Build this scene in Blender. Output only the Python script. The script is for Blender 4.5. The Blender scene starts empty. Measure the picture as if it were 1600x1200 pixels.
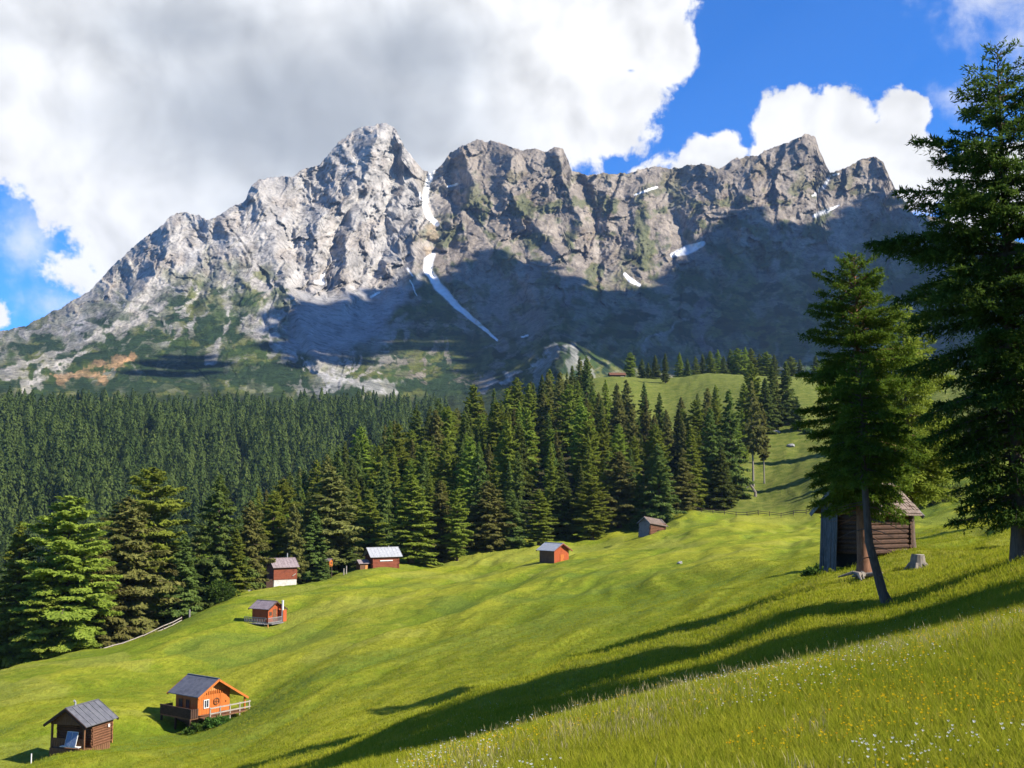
import bpy, math, random
import numpy as np
from mathutils import Vector, Matrix
S = bpy.context.scene
COL = S.collection
R = math.radians
random.seed(7)
rng = np.random.default_rng(11)

# ------------------------------------------------------------------ camera maths
F = 1716.0
HOR = 170.0                                   # horizon lies this far under the picture's middle row
TH = math.atan(HOR / F)
CT, ST = math.cos(TH), math.sin(TH)

def ray(px, py):
    cx = (np.asarray(px, float) - 800) / F
    cy = (600 - np.asarray(py, float)) / F
    return cx, CT - cy * ST, ST + cy * CT

def P(px, py, r):
    x, y, z = ray(px, py)
    k = r / np.sqrt(x * x + y * y)
    return np.stack([x * k, y * k, z * k], -1)

SUN_AZ, SUN_EL = R(107), R(37)
SUNV = np.array([math.sin(SUN_AZ) * math.cos(SUN_EL), math.cos(SUN_AZ) * math.cos(SUN_EL), math.sin(SUN_EL)])

# ------------------------------------------------------------------ numpy noise
def _h(ix, iy, seed):
    a = (ix.astype(np.int64) * 374761393 + iy.astype(np.int64) * 668265263 + seed * 144665) & 0xFFFFFFFF
    a = ((a ^ (a >> 13)) * 1274126177) & 0xFFFFFFFF
    a = ((a ^ (a >> 16)) * 2246822519) & 0xFFFFFFFF
    return (a ^ (a >> 15)) & 0xFFFF

def noise(x, y, seed=0):
    x = np.asarray(x, float); y = np.asarray(y, float)
    x0 = np.floor(x); y0 = np.floor(y); fx = x - x0; fy = y - y0
    u = fx * fx * fx * (fx * (fx * 6 - 15) + 10); v = fy * fy * fy * (fy * (fy * 6 - 15) + 10)
    def g(ox, oy):
        a = _h(x0 + ox, y0 + oy, seed) * (2 * math.pi / 65536)
        return np.cos(a) * (fx - ox) + np.sin(a) * (fy - oy)
    n0 = g(0, 0) * (1 - u) + g(1, 0) * u
    n1 = g(0, 1) * (1 - u) + g(1, 1) * u
    return (n0 * (1 - v) + n1 * v) * 1.5

def fbm(x, y, o=4, seed=0, gain=.5):
    s = 0; a = 1
    for i in range(o):
        s = s + a * noise(x * 2 ** i, y * 2 ** i, seed + i * 17); a *= gain
    return s

def ridged(x, y, seed=0):
    return 1 - 2 * np.abs(noise(x, y, seed))

def sstep(a, b, x):
    t = np.clip((x - a) / (b - a), 0, 1)
    return t * t * (3 - 2 * t)

def facet(x, y, seed=0):
    """tilted stone facets meeting in sharp cracks"""
    x = np.asarray(x, float); y = np.asarray(y, float)
    x0 = np.floor(x); y0 = np.floor(y); best = np.full(x.shape, 1e9); val = np.zeros(x.shape)
    for ox in (-1, 0, 1):
        for oy in (-1, 0, 1):
            cx = x0 + ox; cy = y0 + oy
            a = _h(cx, cy, seed) / 65536; b = _h(cx, cy, seed + 1) / 65536; c = _h(cx, cy, seed + 2) / 65536 * 6.283; e = _h(cx, cy, seed + 3) / 65536
            dx = x - (cx + a); dy = y - (cy + b); d = dx * dx + dy * dy; k = d < best
            best = np.where(k, d, best); val = np.where(k, (np.cos(c) * dx + np.sin(c) * dy) * 1.15 + (e - .5) * .5, val)
    return val

class TPS:
    def __init__(s, pts, val, lam=1e-3):
        p = np.asarray(pts, float); n = len(p)
        K = s.k(p, p) + lam * np.eye(n)
        Q = np.hstack([np.ones((n, 1)), p])
        A = np.block([[K, Q], [Q.T, np.zeros((3, 3))]])
        s.w = np.linalg.solve(A, np.concatenate([val, np.zeros(3)])); s.p = p
    @staticmethod
    def k(a, b):
        d2 = ((a[:, None, :] - b[None, :, :]) ** 2).sum(-1)
        return .5 * d2 * np.log(d2 + 1e-12)
    def __call__(s, q):
        q = np.asarray(q, float); out = np.empty(len(q))
        for i in range(0, len(q), 60000):
            c = q[i:i + 60000]
            out[i:i + 60000] = s.k(c, s.p) @ s.w[:-3] + s.w[-3] + c @ s.w[-2:]
        return out

# ------------------------------------------------------------------ mesh helpers
def mesh_np(name, verts, faces, mats=(), smooth=False, midx=None):
    verts = np.asarray(verts, np.float32); faces = np.asarray(faces, np.int32)
    me = bpy.data.meshes.new(name); k = faces.shape[1]
    me.vertices.add(len(verts)); me.vertices.foreach_set('co', verts.ravel())
    me.loops.add(faces.size); me.loops.foreach_set('vertex_index', faces.ravel())
    me.polygons.add(len(faces))
    me.polygons.foreach_set('loop_start', np.arange(0, faces.size, k, dtype=np.int32))
    me.polygons.foreach_set('loop_total', np.full(len(faces), k, np.int32))
    if smooth: me.polygons.foreach_set('use_smooth', np.ones(len(faces), bool))
    for m in mats: me.materials.append(m)
    if midx is not None: me.polygons.foreach_set('material_index', np.asarray(midx, np.int32))
    me.update(calc_edges=True)
    return me

def link(name, data, parent=None, loc=None):
    o = bpy.data.objects.new(name, data); COL.objects.link(o)
    if parent is not None: o.parent = parent
    if loc is not None: o.location = loc
    return o

def tag(o, label=None, cat=None, group=None, kind=None):
    if label: o['label'] = label
    if cat: o['category'] = cat
    if group: o['group'] = group
    if kind: o['kind'] = kind
    return o

def empty(name, loc, rz=0, label=None, cat=None, group=None):
    o = link(name, None, loc=loc); o.rotation_euler = (0, 0, rz); o.empty_display_size = .3
    return tag(o, label, cat, group)

class MB:
    """collects boxes, beams, prisms and tubes into ONE mesh"""
    def __init__(s): s.v = []; s.f = []
    def add(s, vs, fs):
        n = len(s.v); s.v += [tuple(map(float, p)) for p in vs]; s.f += [tuple(i + n for i in f) for f in fs]
    def box(s, c, d, rz=0, ry=0, rx=0):
        m = Matrix.Rotation(rz, 3, 'Z') @ Matrix.Rotation(ry, 3, 'Y') @ Matrix.Rotation(rx, 3, 'X')
        vs = [Vector(c) + m @ Vector((sx * d[0] / 2, sy * d[1] / 2, sz * d[2] / 2)) for sx in (-1, 1) for sy in (-1, 1) for sz in (-1, 1)]
        s.add(vs, [(0, 1, 3, 2), (4, 6, 7, 5), (0, 4, 5, 1), (2, 3, 7, 6), (0, 2, 6, 4), (1, 5, 7, 3)]); return s
    def beam(s, p, q, w, h=None, n=4, w2=None, jit=0):
        p = Vector(p); q = Vector(q); d = (q - p).normalized(); h = h or w; t = (w2 / w) if w2 else 1
        up = Vector((0, 0, 1)) if abs(d.z) < .9 else Vector((1, 0, 0))
        a = d.cross(up).normalized(); b = a.cross(d).normalized(); vs = []
        for k, c in ((1, p), (t, q)):
            for i in range(n):
                an = 2 * math.pi * (i + .5) / n; g = k / math.cos(math.pi / n)
                vs.append(c + a * (math.cos(an) * w / 2 * g) + b * (math.sin(an) * h / 2 * g))
        fs = [(i, (i + 1) % n, n + (i + 1) % n, n + i) for i in range(n)] + [tuple(range(n))[::-1], tuple(range(n, 2 * n))]
        s.add(vs, fs); return s
    def prism(s, poly, off):
        n = len(poly); o = Vector(off)
        s.add([Vector(p) for p in poly] + [Vector(p) + o for p in poly],
              [tuple(range(n)), tuple(range(n, 2 * n))[::-1]] + [(i, n + i, n + (i + 1) % n, (i + 1) % n) for i in range(n)]); return s
    def tube(s, pts, rad, n=8):
        k = len(pts); vs = []
        for j in range(k):
            d = (Vector(pts[min(j + 1, k - 1)]) - Vector(pts[max(j - 1, 0)])).normalized()
            up = Vector((1, 0, 0)) if abs(d.x) < .9 else Vector((0, 1, 0))
            a = d.cross(up).normalized(); b = a.cross(d)
            for i in range(n):
                an = 2 * math.pi * i / n
                vs.append(Vector(pts[j]) + (a * math.cos(an) + b * math.sin(an)) * rad[j])
        fs = [(j * n + i, j * n + (i + 1) % n, (j + 1) * n + (i + 1) % n, (j + 1) * n + i) for j in range(k - 1) for i in range(n)]
        fs += [tuple(range(n))[::-1], tuple(range((k - 1) * n, k * n))]
        s.add(vs, fs); return s
    def build(s, name, m, parent=None, smooth=False, bevel=0):
        me = bpy.data.meshes.new(name); me.from_pydata(s.v, [], s.f); me.update()
        import bmesh
        bm = bmesh.new(); bm.from_mesh(me); bmesh.ops.recalc_face_normals(bm, faces=bm.faces)
        if bevel: bmesh.ops.bevel(bm, geom=list(bm.edges), offset=bevel, segments=1, affect='EDGES')
        bm.to_mesh(me); bm.free()
        if smooth: me.polygons.foreach_set('use_smooth', [True] * len(me.polygons))
        me.materials.append(m)
        return link(name, me, parent)

# ------------------------------------------------------------------ material helpers
class NT:
    def __init__(s, nt): s.t = nt; s.n = nt.nodes; s.l = nt.links
    def node(s, ty, **kw):
        n = s.n.new(ty)
        for k, v in kw.items(): setattr(n, k, v)
        return n
    def put(s, sock, v):
        if isinstance(v, bpy.types.NodeSocket): s.l.new(v, sock)
        elif v is not None: sock.default_value = v
    def m(s, op, a, b=None, c=None, clamp=False):
        n = s.node('ShaderNodeMath', operation=op, use_clamp=clamp)
        for i, v in enumerate((a, b, c)): s.put(n.inputs[i], v) if v is not None else None
        return n.outputs[0]
    def vm(s, op, a, b=None):
        n = s.node('ShaderNodeVectorMath', operation=op); s.put(n.inputs[0], a)
        if b is not None: s.put(n.inputs[1], b)
        return n.outputs[0]
    def noise(s, vec, scale, detail=4, rough=.55, dist=0, lac=2.0):
        n = s.node('ShaderNodeTexNoise'); s.put(n.inputs['Vector'], vec)
        n.inputs['Scale'].default_value = scale; n.inputs['Detail'].default_value = detail
        n.inputs['Roughness'].default_value = rough; n.inputs['Distortion'].default_value = dist
        return n.outputs['Fac']
    def ramp(s, fac, stops):
        n = s.node('ShaderNodeValToRGB'); s.put(n.inputs[0], fac); e = n.color_ramp.elements
        while len(e) < len(stops): e.new(.5)
        for i, (p, c) in enumerate(stops):
            e[i].position = p; e[i].color = (c, c, c, 1) if not hasattr(c, '__len__') else (*c, 1)
        return n.outputs[0]
    def mix(s, fac, a, b, blend='MIX'):
        n = s.node('ShaderNodeMix', data_type='RGBA', blend_type=blend)
        s.put(n.inputs['Factor'], fac); s.put(n.inputs['A'], a if isinstance(a, bpy.types.NodeSocket) else (*a, 1))
        s.put(n.inputs['B'], b if isinstance(b, bpy.types.NodeSocket) else (*b, 1))
        return n.outputs['Result']
    def maprange(s, v, a, b, c=0, d=1, smooth=True):
        n = s.node('ShaderNodeMapRange', interpolation_type='SMOOTHSTEP' if smooth else 'LINEAR')
        s.put(n.inputs[0], v)
        for i, k in enumerate((a, b, c, d)): n.inputs[i + 1].default_value = k
        return n.outputs[0]

def new_mat(name):
    m = bpy.data.materials.new(name); m.use_nodes = True; m.node_tree.nodes.clear()
    t = NT(m.node_tree); out = t.node('ShaderNodeOutputMaterial')
    return m, t, out

def principled(t, out, col, rough=.85, bump=None, bstr=.4, bdist=.05, metal=0, spec=.2):
    b = t.node('ShaderNodeBsdfPrincipled'); t.put(b.inputs['Base Color'], col if isinstance(col, bpy.types.NodeSocket) else (*col, 1))
    t.put(b.inputs['Roughness'], rough); b.inputs['Metallic'].default_value = metal
    b.inputs['Specular IOR Level'].default_value = spec
    if bump is not None:
        n = t.node('ShaderNodeBump'); n.inputs['Strength'].default_value = bstr; n.inputs['Distance'].default_value = bdist
        t.put(n.inputs['Height'], bump); t.l.new(n.outputs[0], b.inputs['Normal'])
    t.l.new(b.outputs[0], out.inputs['Surface'])
    return b

def wood(name, c1, c2, rough=.8, grain=(1, 1, 1), scale=6, metal=0, spec=.2, dark=.45):
    m, t, out = new_mat(name)
    tc = t.node('ShaderNodeTexCoord').outputs['Object']
    g = t.vm('MULTIPLY', tc, grain)
    n1 = t.noise(g, scale, 5, .6, .6); n2 = t.noise(tc, 1.3, 3, .6)
    col = t.mix(t.maprange(n1, .3, .7), c1, c2)
    dk = tuple(x * dark for x in c1)
    col = t.mix(t.maprange(n2, .5, .8, 0, .7), col, dk)
    principled(t, out, col, rough, n1, .5, .02, metal, spec)
    return m

M = {}
M['bark'] = wood('bark', (.075, .055, .042), (.13, .092, .068), .95, (6, 6, 1), 3)
M['bark_grey'] = wood('grey_bark', (.15, .125, .10), (.24, .21, .18), .95, (6, 6, 1), 3)
M['bark_red'] = wood('pine_bark', (.13, .062, .036), (.23, .115, .066), .95, (5, 5, 1), 3)
M['old_log'] = wood('weathered_logs', (.034, .020, .014), (.088, .047, .030), .85, (1, 6, 6), 4)
M['brown_log'] = wood('brown_logs', (.085, .036, .018), (.17, .078, .04), .8, (1, 6, 6), 4)
M['brown_plank'] = wood('brown_planks', (.10, .048, .024), (.20, .10, .05), .8, (8, 8, .6), 4)
M['red_plank'] = wood('red_planks', (.28, .055, .018), (.40, .10, .03), .75, (9, 9, .5), 4, dark=.6)
M['darkred_plank'] = wood('dark_red_planks', (.15, .04, .02), (.25, .07, .035), .75, (.5, 9, 9), 4)
M['orange_plank'] = wood('orange_planks', (.37, .098, .018), (.49, .155, .034), .6, (9, 9, .5), 4, dark=.75)
M['tan_plank'] = wood('tan_planks', (.40, .17, .05), (.52, .25, .08), .7, (9, 9, .5), 4, dark=.75)
M['grey_plank'] = wood('silvered_planks', (.12, .115, .115), (.25, .235, .23), .85, (8, 8, .5), 4)
M['dark_grey_plank'] = wood('dark_silvered_planks', (.06, .06, .062), (.14, .135, .135), .85, (8, 8, .5), 4)
M['pale_wood'] = wood('pale_bare_wood', (.24, .21, .175), (.35, .315, .265), .85, (3, 3, 3), 4)
M['shingle'] = wood('wood_shingles', (.11, .08, .06), (.24, .185, .15), .9, (3, 3, 3), 5)
M['slate_roof'] = wood('grey_sheet_roof', (.075, .075, .085), (.12, .12, .13), .55, (1, 1, 1), 2, spec=.4)
M['brown_roof'] = wood('mauve_brown_roof', (.17, .13, .13), (.25, .20, .20), .6, (1, 1, 1), 2, spec=.4)
M['metal_roof'] = wood('pale_metal_roof', (.26, .265, .275), (.35, .355, .365), .4, (1, 1, 1), 2, 0, .5, .8)
M['white_paint'] = wood('white_paint', (.56, .55, .52), (.66, .65, .62), .7, (2, 2, 2), 3, dark=.8)
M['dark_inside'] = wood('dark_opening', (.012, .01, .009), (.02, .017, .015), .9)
M['stone'] = wood('pale_mortar_wall', (.40, .375, .335), (.55, .52, .48), .9, (1, 1, 1), 3, dark=.75)
M['rock'] = wood('grey_boulder', (.22, .21, .195), (.33, .32, .30), .95, (1, 1, 1), 2)
M['glass'] = wood('window_glass', (.03, .04, .05), (.05, .06, .07), .08, spec=.6)
M['cell'] = wood('solar_cells', (.10, .13, .20), (.14, .18, .27), .25, spec=.6)

def needle_mat(name, c1, c2, c3, nscale=.35, trans=.45):
    m, t, out = new_mat(name)
    tc = t.node('ShaderNodeTexCoord').outputs['Object']
    at = t.node('ShaderNodeAttribute', attribute_name='rnd').outputs['Fac']
    oi = t.node('ShaderNodeObjectInfo').outputs['Random']
    n = t.noise(tc, nscale, 3, .6)
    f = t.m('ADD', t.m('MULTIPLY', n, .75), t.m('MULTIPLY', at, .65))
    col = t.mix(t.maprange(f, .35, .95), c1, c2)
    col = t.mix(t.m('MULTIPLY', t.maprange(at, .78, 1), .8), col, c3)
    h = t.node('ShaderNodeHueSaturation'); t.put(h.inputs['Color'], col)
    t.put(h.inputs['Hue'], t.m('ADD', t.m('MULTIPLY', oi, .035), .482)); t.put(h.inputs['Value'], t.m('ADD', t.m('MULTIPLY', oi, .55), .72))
    d = t.node('ShaderNodeBsdfDiffuse'); t.put(d.inputs[0], h.outputs[0])
    tr = t.node('ShaderNodeBsdfTranslucent'); t.put(tr.inputs[0], h.outputs[0])
    mx = t.node('ShaderNodeMixShader'); mx.inputs[0].default_value = trans
    t.l.new(d.outputs[0], mx.inputs[1]); t.l.new(tr.outputs[0], mx.inputs[2]); t.l.new(mx.outputs[0], out.inputs['Surface'])
    return m
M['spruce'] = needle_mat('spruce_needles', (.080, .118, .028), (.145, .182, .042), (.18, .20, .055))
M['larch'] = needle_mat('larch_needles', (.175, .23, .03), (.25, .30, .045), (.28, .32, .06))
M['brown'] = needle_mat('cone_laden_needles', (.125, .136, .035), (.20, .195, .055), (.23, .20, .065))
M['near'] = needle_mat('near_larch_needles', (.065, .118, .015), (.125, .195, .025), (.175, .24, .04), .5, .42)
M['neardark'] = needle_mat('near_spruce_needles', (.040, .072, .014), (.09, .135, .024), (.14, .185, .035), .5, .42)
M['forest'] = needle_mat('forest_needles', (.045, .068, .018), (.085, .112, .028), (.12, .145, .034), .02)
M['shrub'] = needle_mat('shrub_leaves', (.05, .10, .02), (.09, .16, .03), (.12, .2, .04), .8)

# ------------------------------------------------------------------ ground (the meadow and the hill under the wood)
GC = [  # px, py, distance in metres: where the photo shows the ground
 (600,1262,9),(800,1210,9.5),(1000,1205,8.8),(1200,1200,8),(1400,1200,7.4),(1600,1200,7),(1800,1190,6.6),(1300,1110,10.5),(1600,1080,10.5),(1000,1150,11),
 (680,1197,14),(820,1152,15),(950,1118,15.5),(1080,1087,16),(1330,1037,16.5),(1600,978,17),(1800,940,17),
 (820,1164,19.5),(1080,1098,20),(1330,1046,20),(1600,985,20.5),(640,1225,18),
 (600,1200,25),(820,1140,27),(1080,1073,27),(1330,1020,26),(1600,955,26),(1800,920,26),
 (1388,942,40),(1590,878,40),(1800,830,42),(1300,905,57),(1415,868,58),(1435,888,50),(1250,947,42),(1100,1002,43),(900,1058,42),(700,1118,42),(560,1172,42),(400,1222,44),
 (1290,908,54),(1200,932,52),(1060,974,50),(900,1030,49),(750,1085,48),(620,1135,48),(1200,944,62),(1060,994,60),(900,1054,58),(750,1104,56),
 (1200,928,78),(1060,967,81),(900,1017,79),(750,1070,75),(620,1124,67),(500,1165,62),
 (125,1163,91),(0,1210,84),(250,1200,77),(315,1126,107),(500,1056,105),(800,1000,98),(1000,930,112),(-150,1150,110),(-300,1210,100),
 (415,972,172),(440,917,230),(597,887,245),(866,876,200),(1018,837,262),(700,940,160),(1100,872,150),(1200,850,170),(1150,832,225),(1290,796,300),(1080,799,308),
 (1450,790,235),(1600,765,215),(1800,720,215),(1570,802,125),(1450,850,78),(1600,850,62),(1800,780,90),
 (0,1061,170),(100,1036,178),(220,1001,188),(300,962,200),(370,930,212),(-200,1110,165),
 (0,1115,200),(100,1080,210),(220,1040,220),(300,1000,232),(370,960,245),(450,930,262),(0,1010,330),(200,980,330),(350,930,330),(-200,1080,300),
 (500,905,262),(640,878,262),(760,863,268),(900,846,280),(1000,826,292),(1080,803,320),
 (1170,762,360),(1250,702,400),(1240,667,430),(1150,735,375),(1250,592,560),(1100,584,610),(960,588,610),(1040,641,500),(1040,600,575),(1400,690,400),(1600,660,380),(1400,590,560),(1600,560,560),(1300,740,345),(1440,748,300),(1800,620,400),
 (880,678,450),(750,702,430),(650,747,400),(560,795,380),(480,840,370),(420,885,330),(700,800,330),(850,770,340),(950,740,370),(1050,720,400),
 (915,593,622),(932,591,615),(850,705,660),(700,790,600),(500,850,560),(300,900,560),(0,930,560),(-200,950,560),(1100,640,780),(1400,640,780),(960,660,780),
 (600,900,800),(0,960,800),(300,950,800),
]
g = np.array(GC, float)
gx, gy, gz = ray(g[:, 0], g[:, 1])
g_az = np.arctan2(gx, gy); g_v = gz / np.hypot(gx, gy)
AS = 4.0
G_T = TPS(np.stack([g_az * AS, np.log(g[:, 2])], -1), g_v, 2e-4)

def ground_base(x, y):
    x = np.asarray(x, float); y = np.asarray(y, float)
    r = np.maximum(np.hypot(x, y), 1e-3); az = np.clip(np.arctan2(x, y), -.75, .75)
    rr = np.clip(r, 7.0, 820)
    v = G_T(np.stack([(az * AS).ravel(), np.log(rr).ravel()], -1)).reshape(r.shape)
    z = v * rr
    near = -1.65 + .10 * x - .06 * y                        # under the camera
    k = sstep(3.0, 9.0, r)
    side = sstep(.75, 1.6, np.abs(np.arctan2(x, y)))          # behind the camera the slope simply goes on
    far_plane = -2 + .22 * x - .03 * y
    z = z * (1 - side) + far_plane * side
    z = near * (1 - k) + z * k
    return z

def ground_rel(x, y, zb):
    """mown terraces and hummocks"""
    r = np.hypot(x, y)
    a = sstep(40, 75, r) * (1 - .5 * sstep(300, 420, r))
    q = x * .93 - y * .36 + 5 * fbm(x / 34, y / 34, 3, 5); p = x * .36 + y * .93      # terraces climb away to the right
    t = noise(q / 9.5, p / 46, 3) * .46 + noise(q / 4.4 + 3, p / 30, 4) * .36 + noise(q / 2.1, p / 20, 6) * .15
    b = fbm(x / 14, y / 14, 3, 8) * .28 + fbm(x / 3.2, y / 3.2, 3, 9) * .06
    return t * a * 1.45, b * (.35 + .65 * sstep(15, 60, r)), t

def ground_z(x, y):
    zb = ground_base(x, y); t, b, _ = ground_rel(np.asarray(x, float), np.asarray(y, float), zb)
    return zb + t + b

FLOOR_F = ([-30, -25, -19, -13, -10, -6.6, -3.3, 0, 3.3, 6.6, 9.3, 11.6, 13.2], [206, 210, 224, 250, 272, 277, 282, 290, 304, 318, 350, 385, 440])
FLOOR_B = ([-30, -13, -10, -5, 2.6, 4.1, 5.3, 8.3, 11.6, 13.2], [800, 470, 470, 480, 520, 500, 465, 438, 432, 450])
def build_ground():
    a_in = np.linspace(-.62, .62, 760); a_l = np.linspace(-math.pi, -.62, 70)[:-1]; a_r = np.linspace(.62, math.pi, 70)[1:]
    az = np.concatenate([a_l, a_in, a_r])
    rr = np.concatenate([[.4], np.geomspace(2, 820, 470), [900, 1100, 1500]])
    A, Rr = np.meshgrid(az, rr)
    x = Rr * np.sin(A); y = Rr * np.cos(A)
    zb = ground_base(x, y); t, b, tn = ground_rel(x, y, zb)
    z = zb + t + b
    z = z - sstep(800, 1500, Rr) * 160
    n, k = len(rr), len(az)
    idx = np.arange(n * k).reshape(n, k)
    f = np.stack([idx[:-1, :-1], idx[1:, :-1], idx[1:, 1:], idx[:-1, 1:]], -1).reshape(-1, 4)
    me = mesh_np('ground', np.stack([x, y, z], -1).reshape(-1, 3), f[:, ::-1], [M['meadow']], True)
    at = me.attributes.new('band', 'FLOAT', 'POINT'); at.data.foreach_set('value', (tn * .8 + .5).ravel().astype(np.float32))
    fr = np.interp(np.degrees(A), *FLOOR_F); bk = np.interp(np.degrees(A), *FLOOR_B)
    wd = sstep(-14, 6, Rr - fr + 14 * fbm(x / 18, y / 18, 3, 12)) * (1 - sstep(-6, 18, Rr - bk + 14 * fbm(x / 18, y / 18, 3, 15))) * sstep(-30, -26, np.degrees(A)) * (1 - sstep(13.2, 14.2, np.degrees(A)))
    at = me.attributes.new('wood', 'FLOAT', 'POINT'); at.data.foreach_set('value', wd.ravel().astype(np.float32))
    # rougher pasture beyond the fence, fresh mown strips nearer: a real difference of sward
    o = link('ground', me); tag(o, 'sloping yellow-green alpine meadow with hummocks and tree shadows', None, None, 'structure')
    return o

def meadow_mat():
    m, t, out = new_mat('meadow_sward')
    geo = t.node('ShaderNodeNewGeometry'); pos = geo.outputs['Position']
    band = t.node('ShaderNodeAttribute', attribute_name='band').outputs['Fac']
    flat = t.vm('MULTIPLY', pos, (1, 1, .6))
    n1 = t.noise(flat, .035, 4, .6, .5); n2 = t.noise(flat, .35, 5, .65, .3); n3 = t.noise(flat, 3.0, 5, .7)
    f = t.m('ADD', t.m('MULTIPLY', band, .55), t.m('MULTIPLY', n1, .45))
    f = t.m('ADD', f, t.m('MULTIPLY', t.m('SUBTRACT', n2, .5), .75))
    col = t.mix(t.maprange(f, .32, .70), (.125, .168, .011), (.245, .25, .020))
    col = t.mix(t.maprange(n3, .45, .8, 0, .55), col, (.22, .22, .03))
    col = t.mix(t.maprange(n3, .28, .42, .55, 0), col, (.07, .11, .006))
    pt = t.noise(flat, .022, 3, .5, 1.2)
    col = t.mix(t.maprange(pt, .55, .575, 0, .42), col, (.10, .145, .024)); col = t.mix(t.maprange(pt, .43, .41, 0, .35), col, (.26, .255, .05))
    n5 = t.noise(t.vm('MULTIPLY', flat, (1.6, .8, 1)), 1.1, 5, .72)
    cs = t.vm('SCALE', col); t.put(cs.node.inputs['Scale'], t.maprange(n5, .3, .7, .72, 1.22, False)); col = cs
    ln = t.node('ShaderNodeVectorMath', operation='LENGTH'); t.l.new(pos, ln.inputs[0])
    far = t.maprange(ln.outputs['Value'], 285, 330)
    col = t.mix(far, col, t.mix(t.maprange(n2, .35, .65), (.080, .105, .016), (.148, .158, .032)))
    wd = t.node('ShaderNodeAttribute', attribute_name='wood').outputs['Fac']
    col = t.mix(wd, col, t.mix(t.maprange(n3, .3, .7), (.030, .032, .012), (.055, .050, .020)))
    bh = t.m('ADD', t.m('MULTIPLY', n2, .6), t.m('MULTIPLY', n3, .35))
    bh = t.m('ADD', bh, t.m('MULTIPLY', t.noise(flat, 11, 4, .7), .22))
    b = principled(t, out, col, .95, t.m('ADD', bh, t.m('MULTIPLY', n5, .5)), .85, .45, spec=.05)
    return m
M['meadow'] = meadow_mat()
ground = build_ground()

def gz1(x, y): return float(ground_z(np.array([x]), np.array([y]))[0])
def at(px, py, r):
    p = P(px, py, r); return Vector((p[0], p[1], gz1(p[0], p[1])))
def py_of(p):
    d = p[1] * CT + p[2] * ST; return 600 - F * (-p[1] * ST + p[2] * CT) / d

# ------------------------------------------------------------------ mountain
RIDGE = [(-700,640),(-500,600),(-250,560),(-100,535),(0,517),(40,508),(100,478),(140,452),(180,410),(225,372),(255,350),(266,336),(292,330),(322,343),(345,333),
 (383,312),(392,290),(408,279),(425,276),(452,276),(470,265),(500,256),(512,243),(530,222),(555,203),(572,196),(590,193),(604,194),(618,200),(628,222),(640,240),(652,254),(660,265),(672,268),
 (690,258),(705,236),(722,228),(745,220),(765,219),(790,222),(803,230),(815,234),(835,232),(858,236),(868,229),(880,231),(888,250),(893,266),(915,270),(940,272),(975,270),(1005,262),(1025,259),(1050,264),(1075,256),(1095,255),(1112,258),(1124,263),
 (1150,248),(1185,240),(1215,228),(1240,215),(1262,208),(1274,212),(1280,232),(1290,255),(1297,270),(1320,262),(1345,250),(1366,245),(1380,252),(1390,276),(1402,300),(1420,322),(1428,336),(1450,334),(1500,350),(1600,380),(1800,400),(2100,420),(2400,470)]
DC = [(-700,640,2700),(-500,600,2600),(0,517,2500),(250,345,2750),(400,285,2850),(600,195,2950),(670,268,3000),(760,222,3050),(880,232,3050),(1000,262,3150),(1130,262,3150),(1270,210,3260),(1300,270,3250),(1370,245,3340),(1430,330,3260),(1600,390,3150),(2000,420,2900),(2400,470,2800),
 (0,560,1900),(-500,640,1900),(200,480,2250),(300,440,2300),(450,400,2500),(450,500,2050),(600,400,2550),(560,480,2300),(690,420,2550),(800,400,2650),(800,500,2250),(950,440,2550),(1100,450,2600),(1100,540,2250),(1250,400,2840),(1350,500,2450),(1600,520,2300),(2100,540,2200),
 (0,600,1500),(150,590,1550),(300,590,1600),(480,580,1650),(640,600,1600),(560,545,1900),(750,560,1850),(870,560,1500),(1000,575,1900),(1200,570,2000),(1600,600,1900),
 (0,640,1250),(300,640,1250),(550,640,1250),(800,640,1300),(1200,640,1500),(2100,640,1700),(-500,700,1250),
 (0,720,1000),(300,720,1000),(550,720,1000),(800,720,1100),(1200,720,1200),(0,820,820),(300,820,820),(600,820,850),(1200,820,1000),(0,930,660),(600,930,680),(1400,930,800),(-500,930,660),(2100,930,900)]
dc = np.array(DC, float)
D_T = TPS(dc[:, :2] / 400, dc[:, 2] / 1000, 1e-3)

def dist_poly(x, y, pl):
    best = np.full(x.shape, 1e9); tt = np.zeros(x.shape); L = 0; n = len(pl) - 1
    for i in range(n):
        ax, ay = pl[i][:2]; bx, by = pl[i + 1][:2]; dx, dy = bx - ax, by - ay; q = dx * dx + dy * dy
        t = np.clip(((x - ax) * dx + (y - ay) * dy) / q, 0, 1)
        d = np.hypot(x - ax - t * dx, y - ay - t * dy); k = d < best
        best = np.where(k, d, best); tt = np.where(k, (i + t) / n, tt)
    return best, tt

def sd_polygon(x, y, pl):
    """signed distance, positive inside"""
    d, _ = dist_poly(x, y, list(pl) + [pl[0]])
    ins = np.zeros(x.shape, bool); n = len(pl)
    for i in range(n):
        ax, ay = pl[i]; bx, by = pl[(i + 1) % n]
        if ay == by: continue
        c = ((ay > y) != (by > y)) & (x < (bx - ax) * (y - ay) / (by - ay) + ax)
        ins ^= c
    return np.where(ins, d, -d)

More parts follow.
